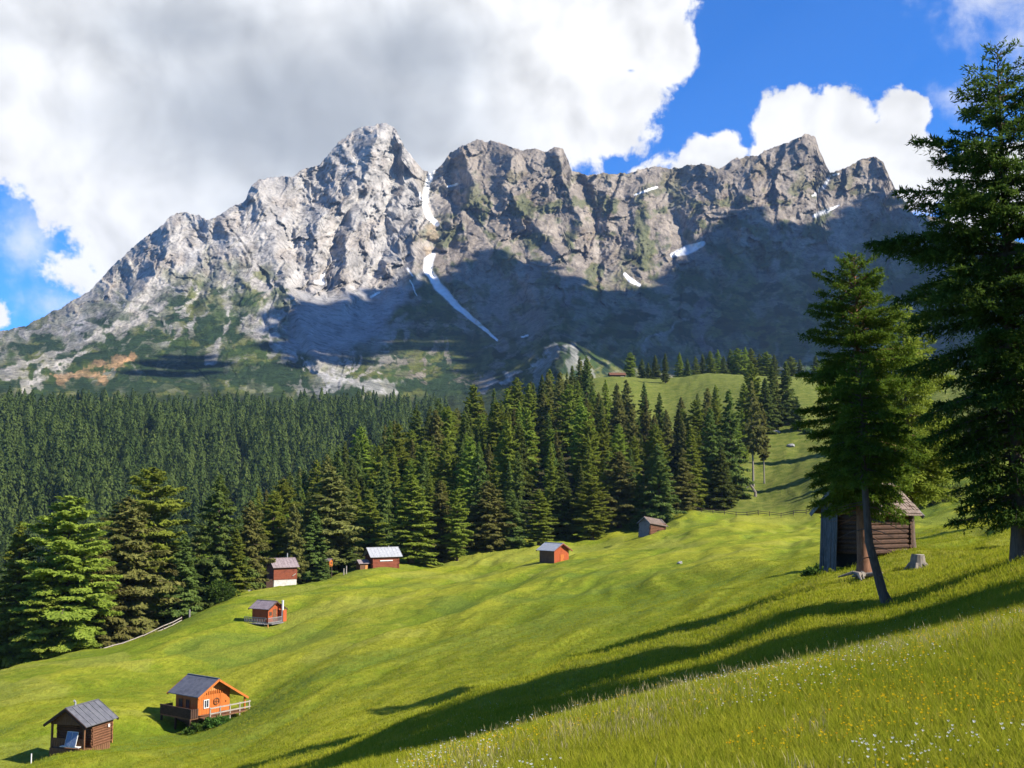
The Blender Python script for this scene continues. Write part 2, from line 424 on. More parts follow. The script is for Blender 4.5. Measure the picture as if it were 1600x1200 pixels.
RELIEF = [  # polyline in picture terms, spread, metres towards the valley (+ rib, - gully)
 ([(600,196),(578,260),(550,330),(535,400),(545,470)],20,70),([(565,300),(528,360),(512,410),(505,445)],10,-75),([(545,290),(500,350),(490,420)],14,35),
 ([(640,242),(655,300),(650,380),(640,430)],14,50),([(673,262),(664,325),(682,365),(672,420),(718,480),(776,530)],15,-58),([(610,230),(615,300),(600,380),(590,430)],12,-35),
 ([(395,292),(425,370),(458,480),(500,560)],24,80),([(480,280),(455,370),(470,450)],14,-50),([(275,336),(262,400),(205,470),(140,520)],15,65),([(300,345),(330,410),(300,480)],15,-40),([(345,335),(380,400),(400,480)],14,35),([(250,400),(190,440)],10,-35),
 ([(470,470),(450,520),(470,560)],16,-40),([(720,232),(745,290),(720,340)],16,55),([(680,300),(740,345),(690,390)],14,-45),([(800,235),(790,290),(830,340),(875,400)],18,60),([(868,232),(890,290),(905,360)],12,55),([(905,275),(930,340),(945,430)],16,-55),
 ([(770,385),(850,470),(880,560)],24,60),([(690,430),(800,540)],22,30),([(1000,268),(1010,340),(985,440)],18,35),([(1060,260),(1050,330),(1075,385)],14,-55),([(1120,265),(1120,320),(1060,390)],16,25),([(1272,214),(1240,300),(1140,390),(1040,470),(1010,550)],30,38),([(1296,268),(1272,315),(1250,345)],8,-40),([(1150,330),(1110,400)],12,-25),
 ([(1368,250),(1398,300),(1340,330),(1290,340)],18,22),([(1425,335),(1380,400),(1330,500)],24,60),([(1200,420),(1180,520),(1200,570)],20,-55),([(1100,470),(1130,560)],18,40),([(960,470),(930,550)],18,-40),([(870,540),(885,590)],26,90),([(560,470),(600,540)],30,-40),([(1300,380),(1280,480)],16,35)]
SNOW = [([(677,264),(668,290),(663,318),(669,338),(683,351)],[4,5,5.5,5.5,3.5]),([(678,397),(669,408),(670,424),(686,448),(712,476),(740,500),(777,531)],[4,9,8,7,6,4,2]),
 ([(1052,398),(1070,391),(1099,381)],[4,8,5]),([(976,428),(984,437),(998,446)],[3,4,2.5]),([(493,441),(505,442)],[3,4]),([(508,425),(504,440)],[2,3]),([(990,305),(1026,293)],[1.2,2.2]),([(1296,276),(1288,292),(1270,306)],[2.4,2.4,1.4]),([(1272,338),(1290,331),(1312,320)],[2.6,3,1]),
 ([(700,292),(714,288)],[1.6,2]),([(636,420),(644,432)],[2.2,1.2]),([(578,463),(592,457)],[2,1.5]),([(1302,274),(1309,272)],[1.3,1.3]),([(655,310),(657,302)],[1.5,1.5]),([(815,526),(825,524)],[1.5,1.5]),([(640,440),(652,462)],[1.2,.8])]

MT = {}
def build_mountain():
    c_in = np.arange(-60, 1661, 1.5); cl = np.linspace(-700, -60, 130)[:-1]; cr = np.linspace(1660, 2400, 150)[1:]
    c = np.concatenate([cl, c_in, cr]); rp = np.array(RIDGE, float)
    yr = np.interp(c, rp[:, 0], rp[:, 1])
    jag = 2.6 * fbm(c / 26, c * 0 + .3, 5, 21, .62) + 1.3 * ridged(c / 7, c * 0 + 2.2, 44)
    rk = sstep(-50, 60, c)
    yr = yr + jag * (.4 + .6 * rk)
    T = np.concatenate([np.linspace(0, .78, 430)[:-1], np.linspace(.78, 1, 60)])
    px = np.repeat(c[None], len(T), 0); py = yr[None] + (930 - yr[None]) * T[:, None]
    D = D_T(np.stack([px.ravel() / 400, py.ravel() / 400], -1)).reshape(px.shape) * 1000
    # rock, scree, green
    wx = fbm(px / 60, py / 60, 3, 31) * 16; wy = fbm(px / 60 + 7, py / 60, 3, 32) * 16
    x2 = px + wx; y2 = py + wy
    n_hi = fbm(px / 22, py / 22, 4, 40, .6); n_lo = fbm(px / 90, py / 90, 4, 41, .6); n_md = fbm(px / 45, py / 38, 4, 43, .6)
    belt = np.interp(px, [-700, 0, 80, 200, 300, 390, 440, 500, 560, 620, 690, 760, 850, 950, 1050, 1200, 1450, 2400], [570, 520, 498, 474, 440, 456, 540, 585, 555, 535, 470, 510, 520, 480, 450, 420, 390, 420])
    green = sstep(-55, 60, (y2 - belt) + 55 * n_lo + 30 * n_hi)
    cone = sstep(-6, 14, sd_polygon(x2, y2, [(690, 424), (720, 470), (800, 545), (845, 600), (700, 560), (585, 560), (600, 500), (650, 450)]))
    scree = sstep(-6, 10, sd_polygon(x2, y2, [(470, 452), (520, 458), (600, 462), (640, 430), (676, 420), (640, 470), (590, 530), (520, 548), (440, 560), (455, 515)]))
    rocky = 1 - np.clip(np.maximum(np.maximum(green * .8, cone * .8), scree), 0, 1)
    rocky = rocky * (1 - .92 * sstep(575, 630, py))
    # relief
    U = px * 1.7 + wx * 1.7; V = py * 1.7 + wy * 1.7
    up = fbm(U / 260, V / 420, 2, 50) * 60
    U1 = px * 1.7 + wx * .8 + 9 * noise(U / 30, V / 30, 48); V1 = py * 1.7 + wy * .8 + 9 * noise(U / 30 + 5, V / 30, 49)
    rel = 26 * ridged((U1 + up) / 180, V1 / 420, 51) + 32 * facet((U1 + up) / 120, V1 / 200, 110) + 22 * facet((U1 + .35 * V1) / 62, (V1 - .2 * U1) / 95, 120)
    rel += 11 * facet((U1 - .3 * V1) / 30, (V1 + .25 * U1) / 44, 130) + 6.5 * facet((U1 + .5 * V1) / 14, (V1 - .3 * U1) / 20, 140) + 3.5 * facet(U1 / 7, V1 / 9, 150)
    rel += 10 * ridged((U1 + .2 * V1) / 45, V1 / 120, 53) + 4 * noise(U / 11, V / 15, 55) + 2.5 * noise(U / 5.5, V / 6.5, 56)
    rel += 7 * noise((V + .55 * U) / 11, (U - .5 * V) / 95, 57) + 4 * noise((V + .5 * U) / 5, (U - .5 * V) / 60, 58)
    soft = 7 * fbm(U / 120, V / 160, 4, 60) + 3 * fbm(U / 22, V / 22, 3, 61)
    edge = sstep(0, 14, py - yr[None])
    d = (rel * rocky * .92 + soft * (1 - rocky) * sstep(720, 600, py))
    d = d * (.5 + .65 * sstep(-.35, .35, n_lo + .4 * n_md)); gul = np.zeros(px.shape)
    for pl, sg, am in RELIEF:
        q, tt = dist_poly(px + wx * .55, py + wy * .55, pl)
        d = d + 1.0 * am * np.exp(-(q / sg) ** 1.4) * sstep(0, .12, tt + .06)
        if am < 0: gul = np.maximum(gul, np.exp(-(q / (sg * .55)) ** 2) * sstep(.05, .3, tt))
    D = D - d * (.75 + .25 * edge)
    # colour (what the stone and the plants are, not how they are lit)
    A = lambda *v: np.array(v)
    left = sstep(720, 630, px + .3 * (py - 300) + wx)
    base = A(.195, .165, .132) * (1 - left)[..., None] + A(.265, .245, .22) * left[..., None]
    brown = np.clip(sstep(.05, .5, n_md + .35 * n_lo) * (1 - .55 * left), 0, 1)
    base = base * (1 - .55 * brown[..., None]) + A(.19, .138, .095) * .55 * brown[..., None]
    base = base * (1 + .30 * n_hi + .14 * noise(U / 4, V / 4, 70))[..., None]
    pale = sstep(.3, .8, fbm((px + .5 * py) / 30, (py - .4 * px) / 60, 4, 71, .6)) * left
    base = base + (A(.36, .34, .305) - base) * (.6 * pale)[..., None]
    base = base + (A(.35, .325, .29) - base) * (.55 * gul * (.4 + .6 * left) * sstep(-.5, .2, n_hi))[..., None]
    strata = sstep(.2, .7, noise((V + .55 * U) / 10, U / 130, 72)); base = base * (1 - .16 * strata)[..., None]
    olive = sstep(.0, .45, n_md + .25 * n_hi) * (1 - left) * sstep(215, 330, py) * .7
    olive = np.maximum(olive, .75 * sstep(.1, .4, n_md + .2) * sstep(-30, 20, sd_polygon(x2, y2, [(330, 470), (400, 400), (460, 470), (440, 560), (300, 560)])))
    gcol = A(.085, .092, .024) + (A(.036, .056, .014) - A(.085, .092, .024)) * sstep(-.2, .4, n_hi + n_md)[..., None]
    col = base * (1 - olive[..., None]) + (gcol * 1.15) * olive[..., None]
    gm = np.clip(np.maximum(green, .95 * cone * sstep(-.5, .0, n_md + .25)), 0, 1)
    rock_win = sstep(.26, .46, fbm(x2 / 30 + y2 / 60, y2 / 24, 5, 80, .65) - .30 * sstep(600, 640, py)) * sstep(640, 590, py) * (1 - .45 * sstep(780, 900, px))
    rock_win = rock_win * (1 - .6 * sstep(470, 400, px) * sstep(505, 560, py))
    gm = gm * (1 - .85 * rock_win)
    col = col * (1 - gm[..., None]) + gcol * gm[..., None]
    pine = sstep(.02, .22, fbm(px / 48, py / 22, 4, 81, .55) - .05) * sstep(-20, 30, y2 - belt) * (1 - .6 * sstep(600, 640, py))
    for cx_, cy_, rx, ry in ((285, 572, 75, 30), (150, 600, 70, 14), (430, 590, 60, 24), (75, 545, 60, 10), (200, 540, 60, 30), (390, 463, 16, 8), (520, 610, 40, 14), (340, 520, 30, 12), (700, 600, 60, 20)):
        pine = np.maximum(pine, sstep(1.25, .75, np.hypot((x2 - cx_) / rx, (y2 - cy_) / ry) + .5 * n_hi))
    pine = pine * (1 - rock_win * .7)
    col = col * (1 - pine[..., None]) + A(.020, .036, .014) * pine[..., None]
    col = col * (1 - scree[..., None] * .9) + (A(.235, .225, .215) * (1 + .18 * n_hi)[..., None]) * (scree[..., None] * .9)
    # debris streams, pale slabs and ochre earth
    for pl, w, cc in (([(455, 560), (505, 578), (522, 590), (500, 624)], 9, (.42, .40, .37)), ([(515, 580), (560, 598), (615, 608)], 8, (.40, .38, .35)), ([(0, 588), (60, 570), (130, 535), (190, 505), (250, 480)], 6, (.42, .38, .33)),
                      ([(35, 605), (75, 590), (120, 560)], 6, (.52, .47, .40)), ([(90, 590), (150, 578), (215, 562)], 7, (.40, .24, .12)), ([(160, 585), (205, 570), (220, 558)], 6, (.42, .25, .12)), ([(330, 560), (350, 520), (360, 470)], 4, (.36, .33, .29)), ([(420, 480), (430, 540), (455, 562)], 6, (.38, .36, .33)),
                      ([(840, 590), (860, 552), (890, 540), (915, 590)], 12, (.27, .26, .24)), ([(1000, 545), (1080, 500)], 3, (.24, .22, .2)), ([(1090, 470), (1110, 540), (1135, 570)], 9, (.19, .16, .15)), ([(760, 605), (800, 590), (840, 570)], 4, (.4, .38, .35)), ([(673, 352), (678, 390)], 8, (.34, .26, .17)), ([(300, 400), (360, 380), (440, 340)], 5, (.42, .40, .37))):
        q, _ = dist_poly(x2, y2, pl)
        k = sstep(w * 1.2, w * .35, q + n_hi * w * 1.4)
        k = k * (.55 + .45 * sstep(-.3, .3, n_hi + .5 * noise(U / 9, V / 7, 77))); col = col * (1 - k[..., None]) + (A(*cc) * .8 * (1 + .2 * n_hi)[..., None]) * k[..., None]
    sn = np.zeros(px.shape)
    for pl, ws in SNOW:
        q, tt = dist_poly(px + wx * .10 + 1.2 * n_hi, py + 1.2 * n_md, pl)
        w = np.interp(tt, np.linspace(0, 1, len(ws)), ws)
        sn = np.maximum(sn, sstep(w * 1.05, w * .7, q))
    col = col * (1 - sn[..., None]) + A(.70, .70, .695) * (1 + .16 * noise(U / 9, V / 9, 91))[..., None] * sn[..., None]
    fo = sstep(612, 632, py + 10 * n_lo); col = col * (1 - fo[..., None]) + A(.025, .035, .014) * (1 + .4 * n_hi)[..., None] * fo[..., None]
    clr = sstep(-4, 3, sd_polygon(px + 6 * n_hi, py + 6 * n_md, [(480, 690), (500, 684), (520, 688), (505, 698), (485, 698)])); col = col * (1 - clr[..., None]) + A(.12, .15, .02) * clr[..., None]
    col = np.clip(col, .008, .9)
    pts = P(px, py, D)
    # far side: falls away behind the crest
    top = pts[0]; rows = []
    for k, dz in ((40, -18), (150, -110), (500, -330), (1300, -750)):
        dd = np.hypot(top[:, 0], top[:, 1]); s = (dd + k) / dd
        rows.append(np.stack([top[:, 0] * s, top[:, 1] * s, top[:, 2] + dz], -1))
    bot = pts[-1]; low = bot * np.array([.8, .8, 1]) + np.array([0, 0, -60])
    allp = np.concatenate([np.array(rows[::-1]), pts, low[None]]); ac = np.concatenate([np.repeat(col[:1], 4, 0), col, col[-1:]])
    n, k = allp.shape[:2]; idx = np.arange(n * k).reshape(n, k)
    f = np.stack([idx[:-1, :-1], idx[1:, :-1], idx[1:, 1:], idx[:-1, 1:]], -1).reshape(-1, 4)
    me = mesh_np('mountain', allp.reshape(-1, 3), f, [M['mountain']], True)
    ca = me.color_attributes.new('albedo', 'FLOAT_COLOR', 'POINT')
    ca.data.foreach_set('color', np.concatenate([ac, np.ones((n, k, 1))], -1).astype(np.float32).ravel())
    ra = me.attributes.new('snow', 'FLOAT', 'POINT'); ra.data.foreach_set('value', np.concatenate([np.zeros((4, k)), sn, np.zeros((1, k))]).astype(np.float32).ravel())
    o = link('mountain', me); tag(o, 'jagged grey limestone mountain with snow gullies above the forest', None, None, 'structure')
    MT.update(px=px, py=py, D=D, pts=pts)

def mountain_mat():
    m, t, out = new_mat('mountain_rock')
    a = t.node('ShaderNodeAttribute', attribute_name='albedo').outputs['Color']
    sn = t.node('ShaderNodeAttribute', attribute_name='snow').outputs['Fac']
    pos = t.node('ShaderNodeNewGeometry').outputs['Position']
    n1 = t.noise(pos, .02, 8, .65, .4); n2 = t.noise(pos, .12, 6, .7)
    k = t.m('ADD', t.m('MULTIPLY', n1, .55), t.m('MULTIPLY', n2, .6))
    k = t.maprange(k, .3, .85, .55, 1.45, False)
    n3 = t.noise(t.vm('MULTIPLY', pos, (1, 1, .3)), .055, 9, .72, .5); n4 = t.noise(t.vm('MULTIPLY', pos, (.5, .5, 1.4)), .04, 8, .7, .8)
    k = t.m('MULTIPLY', k, t.m('MULTIPLY', t.maprange(n3, .36, .5, .55, 1.06), t.maprange(n4, .36, .48, .7, 1.05)))
    k = t.m('ADD', t.m('MULTIPLY', k, t.m('SUBTRACT', 1, sn)), sn)
    c = t.vm('SCALE', a); t.put(c.node.inputs['Scale'], k)
    h = t.m('ADD', t.m('MULTIPLY', n1, 14), t.m('MULTIPLY', n2, 4))
    b = principled(t, out, c, .95, h, .75, 1.0, spec=.05)
    return m
M['mountain'] = mountain_mat()
build_mountain()

# ------------------------------------------------------------------ conifers
def diamonds(c, d, w, ln, wd):
    """leaf-sized lozenges: c centre, d direction along, w direction across"""
    a = c - d * ln[:, None] * .5; b = c + d * ln[:, None] * .5
    e = c - d * ln[:, None] * .08
    v = np.stack([a, e - w * wd[:, None] * .5, b, e + w * wd[:, None] * .5], 1)
    n = len(c)
    return v.reshape(-1, 3), np.arange(n * 4).reshape(n, 4)

def unit(v): return v / np.maximum(np.linalg.norm(v, axis=-1, keepdims=True), 1e-9)

def tubes_np(P0, P1, P2, r0, n=4):
    """curved tapering boughs through three points each"""
    k = len(P0); V = []; 
    d = unit(P2 - P0); a = unit(np.cross(d, np.array([0, 0, 1.]) + 1e-6)); b = np.cross(a, d)
    for Pj, s in ((P0, 1), (P1, .6), (P2, .15)):
        for i in range(n):
            an = 2 * math.pi * i / n
            V.append(Pj + (a * math.cos(an) + b * math.sin(an)) * (r0 * s)[:, None])
    V = np.stack(V, 1); f = []
    for j in range(2):
        for i in range(n): f.append([j * n + i, j * n + (i + 1) % n, (j + 1) * n + (i + 1) % n, (j + 1) * n + i])
    f = np.array(f); Fc = (np.arange(k)[:, None, None] * V.shape[1] + f[None]).reshape(-1, 4)
    return V.reshape(-1, 3), Fc

def trunk_np(pts, rad, n=8):
    pts = np.asarray(pts, float); k = len(pts); V = []
    for j in range(k):
        an = np.arange(n) * 2 * math.pi / n
        wob = 1 + .10 * np.sin(an * 3 + j)
        V.append(pts[j] + np.stack([np.cos(an) * rad[j] * wob, np.sin(an) * rad[j] * wob, 0 * an], -1))
    f = [[j * n + i, j * n + (i + 1) % n, (j + 1) * n + (i + 1) % n, (j + 1) * n + i] for j in range(k - 1) for i in range(n)]
    return np.concatenate(V), np.array(f)

def conifer(seed, H, Rm, base, shape, nbr, lpm, ll, lw, droop=.35, hang=.3, axis=None, side=None, gaps=0, ev=.18, r_tr=None, twig=False, stubs=0):
    """returns (crown verts, faces, rnd), (trunk verts, faces). axis(z) -> trunk xy; side(az) -> reach factor"""
    q = np.random.default_rng(seed)
    axis = axis or (lambda z: np.stack([0 * z, 0 * z], -1))
    t = (np.arange(nbr) + q.uniform(0, 1, nbr)) / nbr
    t = t ** 1.15
    z = base + (H - base) * t * .985
    az = np.arange(nbr) * 2.39996 + q.uniform(-.5, .5, nbr)
    if shape == 'spruce': pr = (1 - t) ** .82 * np.minimum(1, .62 + 2.2 * t) + .03
    elif shape == 'round': pr = (1 - t ** 1.7) ** .75 * np.minimum(1, .5 + 1.6 * t) * .92 + .02
    elif shape == 'dome': pr = (1 - t ** 2.6) ** .7 * np.minimum(1, .45 + 1.5 * t) + .04
    elif shape == 'column': pr = (1 - t ** 2.2) ** .8 * np.minimum(1, .7 + 1.2 * t) * .9 + .03
    else: pr = np.interp(t, *shape)
    L = Rm * pr * q.uniform(.62, 1.12, nbr)
    if gaps: L *= np.where(q.uniform(0, 1, nbr) < gaps, .45, 1)
    L *= 1 + .22 * np.sin(az * 2 + seed) * (1 - t)
    if side is not None: L *= side(az, t)
    L = np.maximum(L, .04 * Rm + .02)
    e0 = -.10 + .75 * t ** 2 + q.uniform(-ev, ev, nbr)
    dr = droop * (1 - t) + q.uniform(-.05, .1, nbr)
    ax = axis(z); B0 = np.stack([ax[:, 0], ax[:, 1], z], -1)
    ca, sa = np.cos(az), np.sin(az)
    def bp(i, s):
        l = L[i] * s; zz = L[i] * (e0[i] * s - dr[i] * s * s + .45 * dr[i] * s ** 3)
        return B0[i] + np.stack([ca[i] * l, sa[i] * l, zz], -1)
    ncl = np.maximum((L ** 1.25 * lpm).astype(int), 3)
    bi = np.repeat(np.arange(nbr), ncl); n = len(bi)
    s = q.uniform(0, 1, n) ** .62 * .98 + .02
    lat = np.stack([-sa[bi], ca[bi], 0 * s], -1); out_ = np.stack([ca[bi], sa[bi], (e0[bi] - 1.2 * dr[bi] * s)], -1)
    sg = q.choice([-1., 1.], n)
    span = L[bi] * (.42 * (1 - s) ** .7 + .05)
    u = q.uniform(0, 1, n)
    p0 = bp(bi, s)
    tdir = unit(out_ * .75 + lat * sg[:, None] * .8 + np.array([0, 0, -hang * .6]) + q.normal(0, .18, (n, 3)))
    if not twig:
        c = p0 + tdir * (span * u)[:, None]
        c[:, 2] -= hang * q.uniform(0, 1, n) * np.minimum(span, 1.2) * .8
        d = unit(tdir * .65 + q.normal(0, .42, (n, 3)) + np.array([0, 0, -.15 - .85 * hang]))
        ln = ll * q.uniform(.6, 1.35, n); wd = lw * q.uniform(.7, 1.3, n)
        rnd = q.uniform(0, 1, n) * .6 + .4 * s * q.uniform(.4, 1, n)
    else:
        tl = span * q.uniform(.55, 1.0, n) + .15          # each is a twig of many needles
        m = np.maximum((tl / (ll * .42)).astype(int), 3)
        ti = np.repeat(np.arange(n), m); k = len(ti)
        w = q.uniform(0, 1, k)
        c = p0[ti] + tdir[ti] * (tl[ti] * w)[:, None]; c[:, 2] -= (hang * .45 * tl[ti] * w ** 2)
        d = unit(tdir[ti] * .8 + q.normal(0, .55, (k, 3)))
        ln = ll * q.uniform(.7, 1.3, k); wd = lw * q.uniform(.7, 1.3, k)
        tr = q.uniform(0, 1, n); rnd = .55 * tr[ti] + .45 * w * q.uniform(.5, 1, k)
        c = c + d * ln[:, None] * .4
    nrm = np.stack([0 * ln, 0 * ln, 0 * ln + 1.], -1)
    if not twig: nrm = nrm * .55 + .8 * np.stack([ca[bi], sa[bi], 0 * ln], -1)
    nrm = unit(nrm + q.normal(0, .48, (len(ln), 3)))
    w_ = unit(np.cross(nrm, d))
    cv, cf = diamonds(c, d, w_, ln, wd)
    # leader
    r_tr = r_tr or H * .011 + .05
    zz = np.array([-1.2, 0, .06 * H, .25 * H, .5 * H, .75 * H, .97 * H]); aa = axis(np.maximum(zz, 0))
    tv, tf = trunk_np(np.stack([aa[:, 0], aa[:, 1], zz], -1), np.array([1.7, 1.35, 1.0, .85, .6, .32, .05]) * r_tr)
    i = np.arange(nbr); bv, bf = tubes_np(B0, bp(i, .5 + 0 * t), bp(i, .92 + 0 * t), r_tr * .22 * (.3 + L / (Rm + .01)))
    tv2 = [tv, bv]; tf2 = [tf, bf + len(tv)]
    if stubs:
        zs = q.uniform(.12 * H, base + .05 * H, stubs); a2 = q.uniform(0, 6.28, stubs); l2 = q.uniform(.3, 1.5, stubs); x0 = axis(zs)
        b0 = np.stack([x0[:, 0], x0[:, 1], zs], -1); dd = np.stack([np.cos(a2), np.sin(a2), q.uniform(-.35, .1, stubs)], -1) * l2[:, None]
        sv, sf = tubes_np(b0, b0 + dd * .5, b0 + dd + np.array([0, 0, -.12]), np.full(stubs, .022)); tf2.append(sf + sum(map(len, tv2))); tv2.append(sv)
    return (cv, cf, np.repeat(rnd, 1)), (np.concatenate(tv2), np.concatenate(tf2))

def tree_meshes(tree, crown_mat, bark, nm):
    (cv, cf, rn), (tv, tf) = tree
    a = mesh_np(nm + '_crown', cv, cf, [crown_mat]); b = mesh_np(nm + '_trunk', tv, tf, [bark], True)
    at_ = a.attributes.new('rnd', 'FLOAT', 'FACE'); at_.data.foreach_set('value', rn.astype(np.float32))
    return a, b

def put_tree(name, meshes, loc, sc, rz, label, cat, group=None):
    o = empty(name, loc, rz, label, cat, group); o.scale = sc
    link('trunk', meshes[1], o); link('crown', meshes[0], o)
    return o

# variants at 20 m, reused
VAR = {'spruce': [], 'larch': [], 'brown': []}
for i in range(5):
    VAR['spruce'].append(tree_meshes(conifer(100 + i, 20, 3.3 + .25 * (i % 3), 1.0 + .5 * (i % 2), 'spruce', 165, 46, .62, .24, .42, .45, gaps=.18), M['spruce'], M['bark'], 'spruce'))
for i in range(4):
    VAR['larch'].append(tree_meshes(conifer(200 + i, 20, 3.2 + .3 * (i % 2), 1.6, ('dome', 'round', 'spruce', 'dome')[i], 190, 80, .42, .20, .25, .30, gaps=.15, ev=.38), M['larch'], M['bark'], 'larch'))
for i in range(4):
    VAR['brown'].append(tree_meshes(conifer(300 + i, 20, 3.1 + .25 * (i % 3), 1.5, 'column' if i != 1 else 'spruce', 160, 46, .62, .25, .45, .55, gaps=.2), M['brown'], M['bark'], 'spruce'))
BARE = tree_meshes(conifer(401, 20, 2.5, 6.5, 'column', 95, 46, .62, .24, droop=.45, hang=.5, r_tr=.2, gaps=.2, stubs=20), M['brown'], M['bark_grey'], 'spruce')

EDGE = [ # px, base, top, distance, kind, half width px, label
 (100,1042,800,186,'larch',62,'light green drooping larch at the far left of the meadow edge'),
 (22,1062,845,188,'larch',55,'yellow-green larch cut by the left edge of the picture'),
 (62,1050,905,182,'larch',38,'low drooping larch between the two leftmost larches'),
 (228,1005,752,220,'larch',66,'tallest broad light larch of the left meadow edge, rounded top'),
 (192,1012,795,200,'brown',66,'broad brownish spruce in front of the tall round-topped larch'),
 (150,1028,868,194,'brown',42,'lower brownish spruce beside the drooping larch, left of the wooden fence'),
 (285,965,842,204,'spruce',36,'short blue-green spruce just above the wooden rail fence'),
 (338,948,752,214,'spruce',44,'tall dark spruce left of the bright green bush'),
 (388,925,788,224,'brown',30,'medium olive spruce left of the hut with the white base'),
 (368,938,830,211,'larch',22,'slim fresh green larch rising behind the bright green bush'),
 (425,905,772,246,'larch',36,'pale larch standing behind the hut with the white base'),
 (457,893,792,242,'brown',22,'thin brown spruce touching the right side of the hut with the white base'),
 (515,893,738,252,'brown',50,'broad golden-brown spruce above the orange hut in the trees'),
 (490,905,800,246,'spruce',30,'dark spruce right of the white-based hut, before the golden-brown spruce'),
 (577,884,772,264,'larch',24,'slim green larch rising above the metal-roofed hut'),
 (506,895,866,239,'spruce',15,'young spruce standing in front of the small orange hut'),
 (545,893,842,249,'spruce',22,'small spruce between the orange hut and the annex shed'),
 (642,878,742,256,'larch',44,'bright green full larch right of the metal-roofed hut'),
 (688,872,752,264,'brown',32,'dark brownish spruce right of the bright full larch'),
 (714,868,766,259,'larch',20,'narrow yellow-green larch, third tree right of the metal-roofed hut'),
 (762,863,752,270,'brown',38,'broad grey-brown spruce midway between the metal-roofed hut and the red hut'),
 (800,857,768,272,'spruce',30,'dark spruce one tree left of the larch behind the red hut'),
 (842,850,764,274,'larch',25,'soft green larch directly left above the red hut'),
 (880,846,742,286,'spruce',34,'dense dark spruce directly behind the red hut'),
 (926,841,747,283,'larch',26,'pale narrow larch right of the red hut'),
 (968,836,706,296,'brown',34,'tall dull spruce between the red hut and the leaning log hut'),
 (1000,828,740,294,'spruce',26,'dark spruce touching the left of the leaning log hut'),
 (1030,818,695,292,'spruce',32,'pointed dark spruce directly behind the leaning log hut'),
 (1068,806,716,302,'brown',26,'short rusty-brown spruce at the left end of the pasture fence'),
 (1082,803,672,322,'larch',26,'vivid green larch over the left end of the pasture fence'),
 (1112,793,640,330,'spruce',32,'tall dark spruce behind the pasture fence, at the lower forest corner'),
 (1142,778,612,342,'spruce',32,'tall dark spruce left of the bare-trunked spruces'),
 (1128,790,700,326,'spruce',24,'short dark spruce at the forest corner beside the fallen pale branches'),
]
def xy_of(px, py, r): p = P(px, py, r); return p[0], p[1]
used = []
W20 = {'spruce': 3.4, 'larch': 3.2, 'brown': 3.1}
for i, (px, b, tp, r, kd, hw, lab) in enumerate(EDGE):
    p = at(px, b, r); H = max((py_of(p) - tp), (b - tp) * .9) * r / F * 1.015
    vs = VAR[kd]; ms = vs[(i * 7 + 3) % len(vs)]; s = H / 20; w = hw * r / F / W20[kd] * (1.28 if px < 700 else 1.18)
    put_tree('larch_tree' if kd == 'larch' else 'spruce_tree', ms, p - Vector((0, 0, .3)), (w, w, s), random.uniform(0, 6.28), lab, 'tree', 'conifers along the meadow edge')
    used.append((p.x, p.y))
for px, b, tp, r, lab in ((1177, 756, 598, 360, 'tall spruce with a long bare pale trunk beside the leaning snag'), (1194, 747, 640, 364, 'slimmer spruce with a bare trunk, right of the tallest bare-trunked one')):
    p = at(px, b, r); s = (py_of(p) - tp) * r / F / 20; w = 22 * r / F / 2.5
    put_tree('spruce_tree', BARE, p, (w * (.9 if px < 1190 else .6),) * 2 + (s,), px * .1, lab, 'tree', 'bare trunked spruces on the pasture'); used.append((p.x, p.y))
for px, b, tp, r, w_, lab in ((1208, 668, 572, 432, 24, 'left one of the dark spruce pair above the rocky pasture'), (1230, 666, 566, 436, 26, 'right one of the dark spruce pair above the rocky pasture'), (1246, 664, 622, 425, 16, 'small light fir at the foot of the dark spruce pair')):
    p = at(px, b, r); s = (py_of(p) - tp) * r / F / 20; w = w_ * r / F / 3.4
    put_tree('spruce_tree', VAR['spruce'][px % 5], p, (w, w, s), px * .1, lab, 'tree', 'conifers at the top of the pasture'); used.append((p.x, p.y))

# the wood on the hill: each tree its own object
FRONT = ([395, 480, 600, 700, 800, 900, 1000, 1080, 1150, 1200, 1240], [262, 272, 277, 282, 290, 302, 312, 340, 372, 425, 450])
BACK = ([395, 480, 650, 880, 925, 960, 1050, 1150, 1240], [385, 420, 455, 510, 490, 455, 430, 425, 470])
cand = 0; wood_pts = []
while cand < 9000 and len(wood_pts) < 266:
    cand += 1
    px = random.uniform(395, 1215) if random.random() < .55 else random.uniform(900, 1215); f, b = np.interp(px, *FRONT), np.interp(px, *BACK)
    r = math.sqrt(random.uniform(f * f, b * b)); x, y = xy_of(px, 720, r)
    if all((x - a) ** 2 + (y - c) ** 2 > (7.2 * .8 if k > 60 else 49) for k, (a, c) in enumerate(used)) and all((x - a) ** 2 + (y - c) ** 2 > 7.6 ** 2 for a, c, *_ in wood_pts):
        wood_pts.append((x, y, px, r, f, b))
ZONES = [(395, 540, 'left shoulder of the hill wood'), (540, 680, 'hill wood above the metal-roofed hut'), (680, 820, 'middle of the hill wood'), (820, 950, 'hill wood above the red hut'), (950, 1090, 'hill wood under the upper meadow'), (1090, 1300, 'right corner of the hill wood')]
